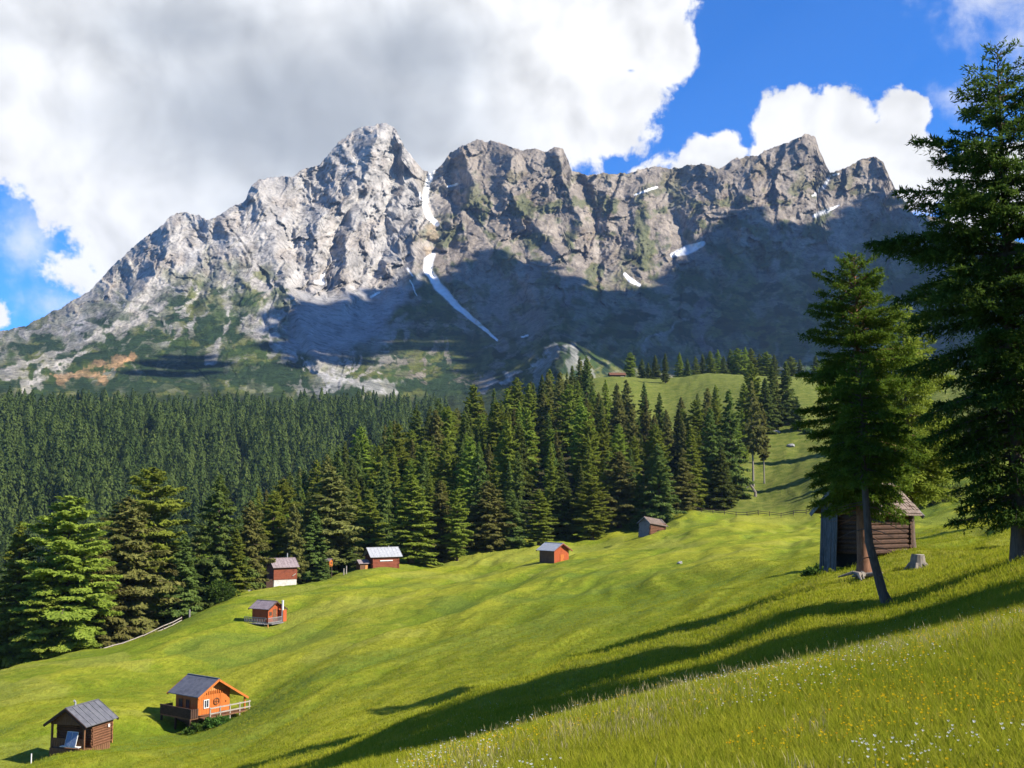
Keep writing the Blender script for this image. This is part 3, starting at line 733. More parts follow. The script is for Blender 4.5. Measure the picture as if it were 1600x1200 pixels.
for x, y, px, r, f, b in wood_pts:
    k = random.random(); d = (r - f) / (b - f)
    kd = 'spruce' if k < .36 else ('brown' if k < .66 else 'larch')
    if d < .35 and k > .42: kd = 'larch'
    row = 'lower rows' if d < .35 else ('middle rows' if d < .7 else 'crest')
    zn = next(z for a, c, z in ZONES if a <= px < c)
    ad = {'spruce': 'dark spruce', 'brown': 'dull brownish spruce', 'larch': 'lighter green larch'}[kd]
    H = random.uniform(13.5, 28) * (1 if px < 940 else .88); s = H / 20; w = s * random.uniform(.95, 1.35)
    put_tree('larch_tree' if kd == 'larch' else 'spruce_tree', random.choice(VAR[kd]), (x, y, gz1(x, y) - .3), (w, w, s), random.uniform(0, 6.28), f'{ad} in the {row} on the {zn}' if 'shoulder' in zn or 'corner' in zn else f'{ad} in the {row} of the {zn}', 'tree', f'{ad}s, {row}, {zn}')
for i in range(34):                             # down in the valley behind the left edge
    px = random.uniform(-60, 420); r = random.uniform(232, 330); x, y = xy_of(px, 900, r)
    if any((x - a) ** 2 + (y - c) ** 2 < 40 for a, c in used): continue
    used.append((x, y)); kd = random.choice(['spruce', 'larch', 'brown', 'larch']); z = gz1(x, y)
    ptop = np.interp(px, [0, 130, 230, 330, 420], [845, 830, 800, 815, 800]) + random.uniform(0, 60)
    H = max(12, (HOR + 600 - ptop) * r / F - z); s = min(H, 32) / 20; w = s * 1.25
    ad = {'spruce': 'dark spruce', 'brown': 'brownish spruce', 'larch': 'light larch'}[kd]
    put_tree('larch_tree' if kd == 'larch' else 'spruce_tree', random.choice(VAR[kd]), (x, y, z - .3), (w, w, s), random.uniform(0, 6.28), f'{ad} half hidden behind the conifers of the left meadow edge', 'tree', f'{ad}s behind the left meadow edge')
for i, (px, h, kd) in enumerate([(985,30,'larch'),(1003,20,'spruce'),(1013,14,'spruce'),(1024,26,'spruce'),(1062,30,'larch'),(1074,20,'spruce'),(1087,24,'larch'),(1098,27,'spruce'),(1110,32,'larch'),(1122,34,'larch'),(1131,24,'spruce'),(1142,34,'spruce'),(1153,36,'larch'),(1165,38,'larch'),(1174,36,'larch'),(1187,27,'spruce'),(1198,30,'larch'),(1210,26,'spruce'),(1236,22,'larch'),(1250,18,'spruce'),(1275,24,'spruce'),(1300,26,'larch')]):
    r = 655 + 40 * random.random(); p = at(px, 578, r); tp = 580 - h; H = max((py_of(p) - tp) * r / F, 6); w = H / 20 * 1.7
    lab = 'light larch in the row on the upper meadow skyline' if kd == 'larch' else 'dark spruce in the row on the upper meadow skyline'
    if px == 985: lab = 'lone pale larch right of the dark barn on the upper meadow'
    put_tree('larch_tree' if kd == 'larch' else 'spruce_tree', random.choice(VAR[kd]), p, (w, w, H / 20), i, lab, 'tree', 'larches on the skyline' if kd == 'larch' else 'spruces on the skyline')
p = at(1040, 597, 580); s = (py_of(p) - 551) * 580 / F / 20
put_tree('spruce_tree', VAR['spruce'][1], p, (s * 1.25, s * 1.25, s), 1, 'lone dark spruce standing in front of the skyline row on the upper meadow', 'tree')
for i, (px, b, tp, r, w_) in enumerate([(1425, 746, 640, 330, 26), (1458, 744, 628, 325, 30), (1490, 742, 640, 320, 28), (1520, 738, 650, 330, 28), (1550, 736, 600, 335, 32), (1590, 730, 610, 330, 30)]):
    p = at(px, b, r); H = max((py_of(p) - tp) * r / F, 8)
    put_tree('spruce_tree', VAR['spruce' if i % 3 else 'brown'][i % 4], p, (w_ * r / F / 3.4,) * 2 + (H / 20,), i, 'grey-green spruce behind the dark hedge, half hidden by the big near conifer', 'tree', 'spruces behind the hedge')

# far wood on the other side of the valley: one mass
def far_wood():
    px, py, D = MT['px'], MT['py'], MT['D']
    top = 626 + 20 * fbm(px / 55, py * 0, 4, 90)
    ok = (px > -160) & (px < 700) & (py > top) & (py < 925)
    ok &= ~((sd_polygon(px, py, [(478, 694), (500, 680), (524, 686), (512, 700), (485, 704)]) > -4))
    dD = np.abs(np.gradient(D, axis=0)); wgt = np.where(ok, D * dD, 0).ravel()
    wgt *= (.22 + .78 * sstep(620, 680, py.ravel()))
    q = np.random.default_rng(5); sel = q.choice(wgt.size, 2000, p=wgt / wgt.sum())
    base = MT['pts'].reshape(-1, 3)[sel]; pyv = py.ravel()[sel]; n = len(sel)
    H = q.uniform(21, 35, n) * (.38 + .62 * sstep(615, 675, pyv)) * q.uniform(.75, 1.1, n); Rr = H * q.uniform(.15, .21, n)
    m = 190; ti = np.repeat(np.arange(n), m); k = len(ti)
    t = q.uniform(0, 1, k) ** 1.3; a = q.uniform(0, 6.283, k)
    lump = 1 + .22 * np.sin(a * 3 + ti) * np.cos(t * 17 + ti * 1.7)
    rad = Rr[ti] * ((1 - t ** 1.8) ** .8) * q.uniform(.86, 1.05, k) * lump
    c = base[ti] + np.stack([np.cos(a) * rad, np.sin(a) * rad, (.06 + .92 * t) * H[ti]], -1)
    d = unit(np.stack([np.cos(a) * .45, np.sin(a) * .45, -.8 + .5 * t ** 3], -1) + q.normal(0, .15, (k, 3)))
    nrm = unit(np.array([0, 0, .45]) + np.stack([np.cos(a), np.sin(a), 0 * a], -1) + q.normal(0, .12, (k, 3)))
    v, f = diamonds(c, d, unit(np.cross(nrm, d)), q.uniform(2.0, 3.4, k), q.uniform(1.1, 1.8, k))
    me = mesh_np('far_forest', v, f, [M['forest']]); at_ = me.attributes.new('rnd', 'FLOAT', 'FACE')
    tr = q.uniform(0, 1, n); at_.data.foreach_set('value', ((.8 * tr[ti] + .2 * q.uniform(0, 1, k))).astype(np.float32))
    tag(link('far_forest', me), 'distant dark conifer forest covering the far side of the valley', 'forest', None, 'stuff')
far_wood()
for px, b, tp, r, lab in ((1322, 742, 640, 352, 'lower spruce on the pasture hidden behind the slender larch by the barn'), (1338, 716, 600, 385, 'upper spruce on the pasture hidden behind the slender larch by the barn')):
    p = at(px, b, r); s = (py_of(p) - tp) * r / F / 20
    put_tree('spruce_tree', VAR['spruce'][px % 4], p, (s * 1.4, s * 1.4, s), px, lab, 'tree')

# ------------------------------------------------------------------ the near trees
def near_tree(name, label, loc, mat, bark, tr):
    o = empty(name, loc, 0, label, 'tree')
    a, b = tree_meshes(tr, mat, bark, name)
    link('trunk', b, o); link('crown', a, o); return o
SA = ((0, .1, .3, .5, .75, .9, .97, 1), (.58, .75, .95, .85, .62, .42, .22, .05))
pA = at(1350, 887, 50)
near_tree('larch_tree', 'slender green conifer with reddish trunk standing right before the old log barn', pA - Vector((0, 0, .15)), M['near'], M['bark_red'],
          conifer(501, 14.3, 3.05, 3.1, SA, 210, 44, .17, .050, .22, .25, gaps=.16, r_tr=.30, twig=True, stubs=26))
bx = lambda z: np.stack([np.interp(z, [0, .5, 1.2, 2, 3.5, 9], [0, -.2, -.42, -.58, -.68, -.7]), 0 * z], -1)
pB = at(1388, 943, 40)
near_tree('larch_tree', 'small conifer with dark curved trunk bent at its foot on the shaded slope', pB - Vector((0, 0, .1)), M['near'], M['bark'],
          conifer(502, 8.6, 1.8, 4.3, 'column', 80, 40, .18, .055, .2, .25, axis=bx, gaps=.2, r_tr=.17, twig=True, stubs=14))
pC = at(1424, 852, 65)
near_tree('larch_tree', 'lighter yellow-green larch behind the roof of the old log barn', pC, M['larch'], M['bark'],
          conifer(503, 14.0, 4.0, 3.4, 'round', 150, 26, .26, .085, .3, .3, gaps=.2, r_tr=.22, twig=True))
SD = ((0, .12, .32, .4, .54, .63, .72, .81, .95, 1), (.40, .5, .79, .9, 1, .88, .68, .5, .18, .03))
pD = at(1594, 880, 40)
tD = near_tree('spruce_tree', 'tallest dark conifer cut by the right edge of the picture', pD - Vector((0, 0, .2)), M['neardark'], M['bark'],
          conifer(504, 17.9, 3.95, 1.4, SD, 260, 34, .19, .055, .30, .3, gaps=.2, r_tr=.25, twig=True, stubs=16))
for px, b, r, H, sd in ((2070, 845, 34.7, 22, 511), (2210, 830, 30.8, 22, 514), (1920, 760, 98, 20, 512), (1850, 800, 62, 13, 513)):
    p = at(px, b, r); ms = VAR['spruce'][sd % 5]; s = H / 20
    if r < 40: ms = tuple(next(c.data for c in tD.children if c.name.startswith(k)) for k in ('crown', 'trunk')); s = H / 17.9
    put_tree('spruce_tree', ms, p, (s * 1.0, s * 1.0, s), sd, 'spruce on the slope beyond the right edge of the picture', 'tree', 'spruces right of the picture')

# ------------------------------------------------------------------ huts
def yaw_for(p, deg):
    """yaw so that the long wall faces DEG to the right of the direction towards the viewer"""
    b = math.atan2(p[0], p[1])                          # bearing of the hut
    a = b - R(deg)                                      # wall normal bearing, 0 = towards -y
    return -a                                           # local -Y turned to that bearing

class Hut:
    def __init__(s, name, label, px, py, r, deg, cat='hut', group=None, dz=0):
        p = at(px, py, r); s.p = p; s.o = empty(name, p + Vector((0, 0, dz)), yaw_for(p, deg), label, cat, group)
    def logs(s, x0, x1, y0, y1, z0, z1, n, m, ends=.18, name='wall', th=.16):
        mb = MB(); h = (z1 - z0) / n
        for i in range(n):
            z = z0 + (i + .5) * h; j = random.uniform(-.012, .012); e = ends * random.uniform(.6, 1.2); e2 = ends * random.uniform(.6, 1.2)
            for y in (y0, y1): mb.beam((x0 - e, y + j, z), (x1 + e2, y - j, z), th, h * .97, 8)
            if z + h * .5 < z1 + .01:
                for x in (x0, x1): mb.beam((x + j, y0 - e, z + h * .02), (x - j, y1 + e2, z + h * .02), th * 1.03, h * .95, 8)
        mb.box(((x0 + x1) / 2, (y0 + y1) / 2, (z0 + z1) / 2), (x1 - x0 - .02, y1 - y0 - .02, z1 - z0 - .02))
        return mb.build(name, m, s.o)
    def boards(s, x0, x1, y0, y1, z0, z1, m, bw=.2, name='wall', vertical=True):
        mb = MB()
        mb.box(((x0 + x1) / 2, (y0 + y1) / 2, (z0 + z1) / 2), (x1 - x0, y1 - y0, z1 - z0))
        if vertical:
            for k in range(int((x1 - x0) / bw)):
                for y in (y0, y1): mb.box((x0 + (k + .5) * bw, y, (z0 + z1) / 2 - random.uniform(0, .03)), (bw * .88, .05 + random.uniform(0, .02), z1 - z0))
            for k in range(int((y1 - y0) / bw)):
                for x in (x0, x1): mb.box((x, y0 + (k + .5) * bw, (z0 + z1) / 2 - random.uniform(0, .03)), (.05 + random.uniform(0, .02), bw * .88, z1 - z0))
        else:
            for k in range(int((z1 - z0) / bw)):
                z = z0 + (k + .5) * bw
                mb.box(((x0 + x1) / 2, (y0 + y1) / 2, z), (x1 - x0 + .06 + random.uniform(0, .02), y1 - y0 + .06 + random.uniform(0, .02), bw * .9))
        return mb.build(name, m, s.o)
    def gables(s, x0, x1, y0, y1, z1, rise, m, bw=.2, name='gable'):
        ym = (y0 + y1) / 2
        for sx, x in ((-1, x0), (1, x1)):
            mb = MB(); w = (y1 - y0) / 2
            mb.prism([(x - sx * .06, y0, z1 - .02), (x - sx * .06, y1, z1 - .02), (x - sx * .06, ym, z1 + rise)], (sx * .05, 0, 0))
            n = int(2 * w / bw)
            for k in range(n):
                y = y0 + (k + .5) * (y1 - y0) / n; h = rise * (1 - abs(y - ym) / w) - .05
                if h > .05: mb.box((x + sx * .01, y, z1 + h / 2), (.04 + random.uniform(0, .02), bw * .86, h))
            mb.build(name, m, s.o)
    def roof(s, x0, x1, y0, y1, z1, rise, oe, og, m, th=.1, trim=None, seams=0, shingle=False, drop=0, oe2=None):
        """two slopes meeting on a ridge along local X"""
        ym = (y0 + y1) / 2; w = (y1 - y0) / 2; sl = rise / w; mb = MB(); X0, X1 = x0 - og, x1 + og
        for sy, e in ((-1, oe), (1, oe if oe2 is None else oe2)):
            ye = w + e; ze = z1 + rise - sl * ye; zr = z1 + rise
            a = [(X0, ym + sy * .0, zr), (X0, ym + sy * ye, ze)]
            pts = [Vector((X0, ym, zr)), Vector((X0, ym + sy * ye, ze)), Vector((X1, ym + sy * ye, ze - drop)), Vector((X1, ym, zr - drop))]
            up = Vector((0, 0, th)); mb.add([q + Vector((0, 0, .02)) for q in pts] + [q + up for q in pts], [(0, 1, 2, 3), (4, 7, 6, 5), (0, 4, 5, 1), (1, 5, 6, 2), (2, 6, 7, 3), (3, 7, 4, 0)])
            if seams:
                for k in range(seams + 1):
                    f = k / seams; xx = X0 + (X1 - X0) * f; dzz = -drop * f
                    mb.beam((xx, ym + sy * .03, zr + th + dzz), (xx, ym + sy * ye, ze + th + dzz), .04, .05)
            if shingle:
                rows = 9
                for k in range(rows):
                    f = (k + .5) / rows; n = int((X1 - X0) / .22)
                    for i in range(n):
                        xx = X0 + (i + random.uniform(.35, .65)) * (X1 - X0) / n; dzz = -drop * (xx - X0) / (X1 - X0)
                        yy = ym + sy * ye * f; zz = zr + (ze - zr) * f + th + .03 + dzz + random.uniform(0, .03)
                        mb.box((xx, yy, zz), (.2 * random.uniform(.8, 1.1), ye / rows * 1.25, .022), rx=-sy * math.atan(sl) + sy * .06 + random.uniform(-.02, .02), rz=random.uniform(-.06, .06))
        if not shingle: mb.beam((X0, ym, z1 + rise + th + .01), (X1, ym, z1 + rise + th + .01 - drop), .16, .06)
        rf = mb.build('roof', m, s.o)
        if trim:
            tb = MB()
            for x in (X0, X1):
                for sy, e in ((-1, oe), (1, oe if oe2 is None else oe2)):
                    ye = w + e + .03
                    d = -drop * (x - X0) / (X1 - X0); q = .035 if x > 0 else -.035
                    tb.beam((x + q, ym, z1 + rise - .03 + d), (x + q, ym + sy * ye, z1 + rise - sl * ye - .03 + d), .06, .2)
            tb.build('bargeboard', trim, rf)
        return rf
    def window(s, c, w, h, face, fm, n=1, gm=None):
        """face: 'x+' 'x-' 'y-' """
        ax = face[0]; sg = 1 if face[1] == '+' else -1; c = Vector(c)
        nrm = Vector((sg, 0, 0)) if ax == 'x' else Vector((0, sg, 0)); la = Vector((0, 1, 0)) if ax == 'x' else Vector((1, 0, 0)); up = Vector((0, 0, 1))
        def bx(mb, ctr, a, b, d):
            e = [0, 0, 0]; e[0 if ax == 'x' else 1] = d; e[1 if ax == 'x' else 0] = a; e[2] = b; mb.box(ctr, e)
        mb = MB(); t = .07
        for q in (-1, 1):
            bx(mb, c + la * q * (w / 2) + nrm * .05, t, h + t, .07); bx(mb, c + up * q * (h / 2) + nrm * .045, w - t, t, .06)
        bx(mb, c + nrm * .04, .04, h - t, .05)
        o = mb.build('window', fm, s.o); g_ = MB(); bx(g_, c + nrm * .02, w - t, h - t, .03); g_.build('pane', gm or M['glass'], o)
        return o
    def part(s, name, m, parent=None, **k):
        mb = MB(); s.last = (mb, name, m, parent); return mb
    def done(s, mb, name, m, parent=None, label=None):
        o = mb.build(name, m, parent or s.o)
        if label: o['label'] = label
        return o

def door(h, c, w, hh, face, m, handle=True, label=None):
    ax = face[0]; sg = 1 if face[1] == '+' else -1; mb = MB(); n = 5
    for k in range(n):
        o = (k + .5) / n * w - w / 2
        e = (.05, w / n * .92, hh) if ax == 'x' else (w / n * .92, .05, hh)
        mb.box((c[0] + (sg * .05 if ax == 'x' else o), c[1] + (o if ax == 'x' else sg * .05), c[2]), e)
    d = h.done(mb, 'door', m, label=label)
    if handle:
        k = MB(); k.box((c[0] + (sg * .10 if ax == 'x' else w * .35), c[1] + (w * .35 if ax == 'x' else sg * .10), c[2]), (.06, .06, .14)); k.build('handle', M['dark_inside'], d)
    return d

# log hut with the solar panel, lower left
h = Hut('log_hut', 'dark log hut with grey roof and solar panel on its porch, lowest at left', 125, 1163, 91, 52)
x0, x1, y0, y1 = -1.55, 1.75, -1.6, 1.6
h.o.scale = (.93, .93, .95)
h.logs(x0 + .9, x1, y0, y1, .75, 2.75, 10, M['brown_log'], .14)
mb = MB(); mb.box((0, 0, -.2), (3.3, 3.2, 1.9)); [mb.box((x0 + .1 + k * .25, y, -.2), (.22, .05, 1.9)) for k in range(13) for y in (y0 - .01, y1 + .01)]; h.done(mb, 'base', M['brown_plank'])
h.gables(x0 + .9, x1, y0, y1, 2.75, 1.05, M['brown_plank'])
h.roof(x0, x1, y0, y1, 2.75, 1.05, .38, .35, M['slate_roof'], .09, M['old_log'], 6)
for y in (y0 + .08, y1 - .08):
    mb = MB(); mb.box((x0 + .06, y, 1.75), (.14, .14, 2.1)); h.done(mb, 'porch_post', M['brown_plank'])
mb = MB(); [mb.box((x0 + .02, y0 + .15 + k * .245, 1.15), (.05, .22, .62)) for k in range(13)]; mb.box((x0 + .02, 0, 1.48), (.09, 3.1, .08)); h.done(mb, 'railing', M['brown_plank'])
mb = MB(); [(lambda y, a, b: mb.box((x0, y, (a + b) / 2), (.04, .23, b - a)))(y0 + .1 + k * .25, 2.55, 2.72 + 1.05 * (1 - abs(y0 + .1 + k * .25) / 1.6)) for k in range(13)]; h.done(mb, 'porch_boarding', M['brown_plank'])
mb = MB(); mb.box((x1 + .12, y0 + .05, 1.7), (.06, .26, 2.2)); h.done(mb, 'corner_board', M['tan_plank'])
mb = MB(); mb.box((1.25, y0 - .16, 2.1), (.2, .05, .22)); h.done(mb, 'meter_box', M['white_paint'])
mb = MB(); mb.tube([(x0 + .8, 0, 3.7), (x0 + .8, 0, 4.15), (x0 + .65, 0, 4.3)], [.07, .07, .09]); h.done(mb, 'flue', M['metal_roof'])
def wpt(h, l): return Matrix.LocRotScale(h.o.location, h.o.rotation_euler, h.o.scale) @ Vector(l)
so = empty('solar_panel', wpt(h, (x0 - .28, -.55, 1.0)), h.o.rotation_euler.z, 'blue-grey solar panel leaning on the porch of the dark log hut', 'solar panel')
so.scale = (.85, .85, .85)
mb = MB(); mb.box((.1, 0, .62), (.05, 1.15, 1.25), ry=.3); mb.build('panel_frame', M['white_paint'], so)
for k in (-1, 1):
    mb = MB(); mb.box((.068, k * .28, .63), (.02, .5, 1.14), ry=.3); mb.build('solar_cell', M['cell'], so)
mb = MB(); mb.box((.15, .1, -.03), (.5, 1.9, .07)); mb.build('shelf', M['white_paint'], so)
mb = MB(); mb.tube([(0, 0, -.3), (0, 0, .85)], [.05, .045]); p = at(50, 1157, 90); o = mb.build('marker_post', M['white_paint']); o.location = p; tag(o, 'short white marker post in the grass left of the solar panel hut', 'post')
def boulder(px, py, r, s, label):
    import bmesh
    bm = bmesh.new(); bmesh.ops.create_icosphere(bm, subdivisions=3, radius=1)
    k = random.uniform(0, 50)
    for v in bm.verts:
        n = float(fbm(np.array([v.co.x * .9 + k]), np.array([v.co.y * .9 + v.co.z * 1.3]), 3, 7)[0]); v.co *= 1 + .38 * n; v.co.z *= .62
    me = bpy.data.meshes.new('boulder'); bm.to_mesh(me); bm.free(); me.materials.append(M['rock'])
    o = link('boulder', me, None, at(px, py, r) + Vector((0, 0, s * .15))); o.scale = (s, s * .8, s * .8); o.rotation_euler.z = k; tag(o, label, 'boulder')
boulder(113, 1166, 89.5, .3, 'white stone lying before the dark log hut with the solar panel')
boulder(386, 934, 214, .9, 'pale stone at the top end of the left rail fence')
boulder(1062, 864, 150, .45, 'white stone in the middle of the meadow below the leaning log hut')
boulder(1213, 668, 424, 1.6, 'grey boulder at the foot of the dark spruce pair')
boulder(1236, 690, 405, 1.5, 'grey boulder on the rocky pasture below the spruce pair')

# the orange chalet
h = Hut('chalet', 'orange wooden chalet with grey roof, balcony and white fence on the lower meadow', 316, 1127, 107, -52, 'chalet')
x0, x1, y0, y1 = -1.7, 1.7, -1.9, 1.9
h.o.scale = (.93, .93, .93)
h.boards(x0, x1, y0, y1, 1.0, 3.05, M['orange_plank'], .2)
h.gables(x0, x1, y0, y1, 3.05, 1.15, M['tan_plank'], .22)
h.roof(x0, x1, y0, y1, 3.05, 1.15, .5, .7, M['slate_roof'], .1, M['orange_plank'], 0, oe2=1.75)
mb = MB(); mb.box((0, 0, .1), (3.7, 3.4, 1.75)); h.done(mb, 'base', M['brown_plank'])
mb = MB()
for k in range(14): mb.box((x1 + .08 + .004 * k, -1.62 + k * .25, 3.0), (.05, .12, .3))
h.done(mb, 'carved_trim', M['orange_plank'])
h.window((x1 + .02, -.95, 1.95), .55, .75, 'x+', M['white_paint'])
mb = MB()
for a in range(12): mb.beam((x1 + .1, .25 + .32 * math.cos(a * .52), 2.05 + .32 * math.sin(a * .52)), (x1 + .1, .25 + .32 * math.cos(a * .52 + .52), 2.05 + .32 * math.sin(a * .52 + .52)), .05)
[mb.beam((x1 + .1, .25, 2.05), (x1 + .1, .25 + .32 * math.cos(a), 2.05 + .32 * math.sin(a)), .035) for a in (0, 1.57, 3.14, 4.71)]
h.done(mb, 'wheel_ornament', M['brown_plank'])
door(h, (x1, 1.1, 1.9), .8, 1.75, 'x+', M['orange_plank'])
for x in (-.85, .25): h.window((x, y0 - .02, 1.95), .5, .75, 'y-', M['brown_plank'])
mb = MB(); mb.box((.2, y0 - .75, .92), (4.6, 1.5, .12)); mb.box((x1 + .8, .3, .92), (1.6, 5.4, .12)); h.done(mb, 'deck', M['brown_plank'])
mb = MB()
for k in range(24): mb.box((-2.05 + k * .2, y0 - 1.48, 1.42), (.16, .05, .85))
for k in range(6): mb.box((-2.05, y0 - 1.4 + k * .24, 1.42), (.05, .2, .85))
for k in range(4): mb.box((2.55, y0 - 1.4 + k * .24, 1.42), (.05, .2, .85))
mb.box((.25, y0 - 1.48, 1.87), (4.8, .12, .08)); h.done(mb, 'balcony_railing', M['old_log'])
for x, y in ((-2, y0 - 1.4), (.2, y0 - 1.4), (2.4, y0 - 1.4)):
    mb = MB(); mb.box((x, y, -.2), (.16, .16, 2.2)); h.done(mb, 'balcony_post', M['old_log'])
for x in (x1 + .5, -1.7):
    mb = MB(); mb.box((x, y1 + 1.5, 1.38), (.13, .13, 1.5)); h.done(mb, 'porch_post', M['orange_plank'])
fb = empty('rail_fence', wpt(h, (x1 + 1.5, -1.6, .9)), h.o.rotation_euler.z, 'pale two-rail fence along the porch of the orange chalet', 'fence')
for k in range(5):
    mb = MB(); mb.box((0, k * 1.1, -.1), (.1, .1, 2.0)); mb.build('post', M['pale_wood'], fb)
for z in (.35, .82):
    mb = MB(); mb.box((.08, 2.2, z), (.05, 4.6, .11)); mb.build('rail', M['pale_wood'], fb)

# dark red hut with the white base
h = Hut('red_hut', 'dark red hut with mauve roof on a white masonry base at the forest edge', 440, 917, 230, 22)
x0, x1, y0, y1 = -2.45, 2.45, -1.9, 1.9
h.boards(x0, x1, y0, y1, 1.5, 4.2, M['darkred_plank'], .22, vertical=False)
h.gables(x0, x1, y0, y1, 4.2, 1.4, M['brown_log'])
h.roof(x0, x1, y0, y1, 4.2, 1.4, .45, .35, M['brown_roof'], .12, M['old_log'], 8)
mb = MB(); mb.box((0, 0, .2), (4.8, 3.7, 2.7)); h.done(mb, 'base', M['stone'])
mb = MB(); mb.beam((1.45, y0 - .12, 2.15), (2.15, y0 - .12, 2.6), .16, .14); h.done(mb, 'brace', M['pale_wood'])
mb = MB(); mb.box((x0 - .8, -.4, 1.25), (1.5, 2.6, .12)); [mb.box((x0 - 1.5, -1.6 + k * .3, .75), (.06, .26, 1.9)) for k in range(9)]; [mb.box((x0 - 1.4 + k * .3, -1.7, .75), (.26, .06, 1.9)) for k in range(5)]; h.done(mb, 'side_terrace', M['old_log'])
mb = MB(); mb.tube([(1.5, 1.0, 4.8), (1.5, 1.0, 6.6)], [.11, .11]); h.done(mb, 'flue', M['metal_roof'])

# small red cabin with terrace and tall white pole
h = Hut('cabin', 'small red-brown cabin with grey terrace and white flue pipe on the slope', 417, 968, 172, -42)
x0, x1, y0, y1 = -1.55, 1.55, -1.5, 1.5
h.boards(x0, x1, y0, y1, .2, 2.25, M['red_plank'], .2)
h.gables(x0, x1, y0, y1, 2.25, .85, M['red_plank'])
h.roof(x0, x1, y0, y1, 2.25, .85, .4, .4, M['brown_roof'], .09, M['old_log'], oe2=.75)
mb = MB(); mb.box((0, 0, -.4), (3, 2.9, 1.5)); h.done(mb, 'base', M['brown_plank'])
door(h, (x1, -.1, 1.15), .8, 1.7, 'x+', M['brown_plank'])
h.window((x1 + .02, -1.0, 1.4), .4, .5, 'x+', M['brown_plank'])
mb = MB(); mb.box((.3, y0 - .8, .05), (4.0, 1.6, .1)); mb.box((x1 + .75, -.9, .05), (1.5, 2.8, .1)); h.done(mb, 'deck', M['grey_plank'])
mb = MB()
for k in range(14): mb.box((-1.6 + k * .32, y0 - 1.58, .55), (.08, .05, .9)); mb.box((x1 + 1.48, y0 - 1.5 + k * .22, .55), (.05, .07, .9))
for z in (.35, .98): mb.box((.45, y0 - 1.58, z), (4.2, .07, .1)); mb.box((x1 + 1.48, y0 - .1, z), (.07, 3.0, .1))
h.done(mb, 'terrace_railing', M['grey_plank'])
for x, y in ((-1.5, y0 - 1.5), (.5, y0 - 1.5), (2.9, y0 - 1.5)):
    mb = MB(); mb.box((x, y, -.7), (.14, .14, 1.6)); h.done(mb, 'terrace_post', M['tan_plank'])
mb = MB(); mb.tube([(x1 + .75, .85, -.6), (x1 + .75, .85, 3.1), (x1 + .75, .85, 3.25)], [.16, .16, .19]); h.done(mb, 'flue_pipe', M['white_paint'])
mb = MB(); mb.box((x1 + .5, 1.15, .95), (.9, .8, 1.7)); h.done(mb, 'lean_to', M['red_plank'])

# metal roofed hut with annex
h = Hut('forest_hut', 'brown hut with pale metal roof at the forest edge', 597, 887, 245, 24)
x0, x1, y0, y1 = -3.0, 3.0, -1.9, 1.9
h.logs(x0, x1, y0, y1, -.6, 2.7, 11, M['darkred_plank'], .2)
h.gables(x0, x1, y0, y1, 2.7, 1.55, M['old_log'])
h.roof(x0, x1, y0, y1, 2.7, 1.55, .5, .8, M['metal_roof'], .11, M['old_log'], 9)
mb = MB(); mb.box((.1, y0 - .15, 1.55), (3.0, .06, .22)); h.done(mb, 'white_board', M['white_paint'])
h.window((x0 - .02, 0, 3.0), .5, .6, 'x-', M['pale_wood'])
mb = MB(); mb.tube([(1.8, .7, 3.6), (1.8, .7, 4.6)], [.12, .12]); h.done(mb, 'flue', M['metal_roof'])
h = Hut('annex_shed', 'low brown shed with pale roof beside the metal-roofed hut', 566, 889, 243, 24, 'shed')
h.boards(-.95, .95, -1, 1, -.8, 1.3, M['brown_plank'], .22); h.gables(-.95, .95, -1, 1, 1.3, .6, M['old_log'], .22)
h.roof(-.95, .95, -1, 1, 1.3, .6, .3, .3, M['brown_roof'], .08, M['pale_wood'])
mb = MB(); mb.box((.5, -1.06, .1), (.6, .05, 1.4)); h.done(mb, 'door', M['tan_plank'])
for px, hh, lab in ((537, 1.4, 'left pale wooden post in the grass before the annex shed'), (541, 1.8, 'right and taller pale wooden post before the annex shed')):
    mb = MB(); mb.tube([(0, 0, -.3), (.02, 0, hh)], [.16, .13], 6); o = mb.build('fence_post', M['pale_wood']); o.location = at(px, 895, 240); tag(o, lab, 'post')
# orange hut among trees
h = Hut('tree_hut', 'bright orange wooden hut half hidden in the conifers', 513, 868, 242.5, -30, 'hut', None, 2.6)
h.o.scale = (.72, .72, .72)
h.boards(-.95, .95, -.9, .9, 0, 1.7, M['orange_plank'], .22); h.gables(-.95, .95, -.9, .9, 1.7, .6, M['orange_plank'], .22)
h.roof(-.95, .95, -.9, .9, 1.7, .6, .3, .3, M['brown_roof'], .08)
h.window((.97, 0, 1.0), .5, .6, 'x+', M['brown_plank'])
for x in (-.8, .8):
    for y in (-.75, .75):
        mb = MB(); mb.tube([(x, y, -4), (x, y, 0)], [.1, .1], 6); h.done(mb, 'stilt', M['bark'])

# red hut in the open meadow
h = Hut('red_hut', 'red vertical-board hut with pale metal roof alone on the meadow crest', 866, 877, 200, -48)
x0, x1, y0, y1 = -1.95, 1.95, -1.75, 1.75
h.boards(x0, x1, y0, y1, -1.2, 2.45, M['red_plank'], .22)
h.gables(x0, x1, y0, y1, 2.45, 1.05, M['red_plank'], .22)
h.roof(x0, x1, y0, y1, 2.45, 1.05, .45, .45, M['metal_roof'], .09, M['darkred_plank'], 7)
mb = MB(); [mb.box((x0 + .1 + k * .22, y0 - .03, .6), (.2, .06, 3.6)) for k in range(18)]; h.done(mb, 'side_cladding', M['brown_plank'], label='brown weathered side wall')
door(h, (x1 + .03, .1, .75), .95, 1.6, 'x+', M['orange_plank'], label='lighter orange door')

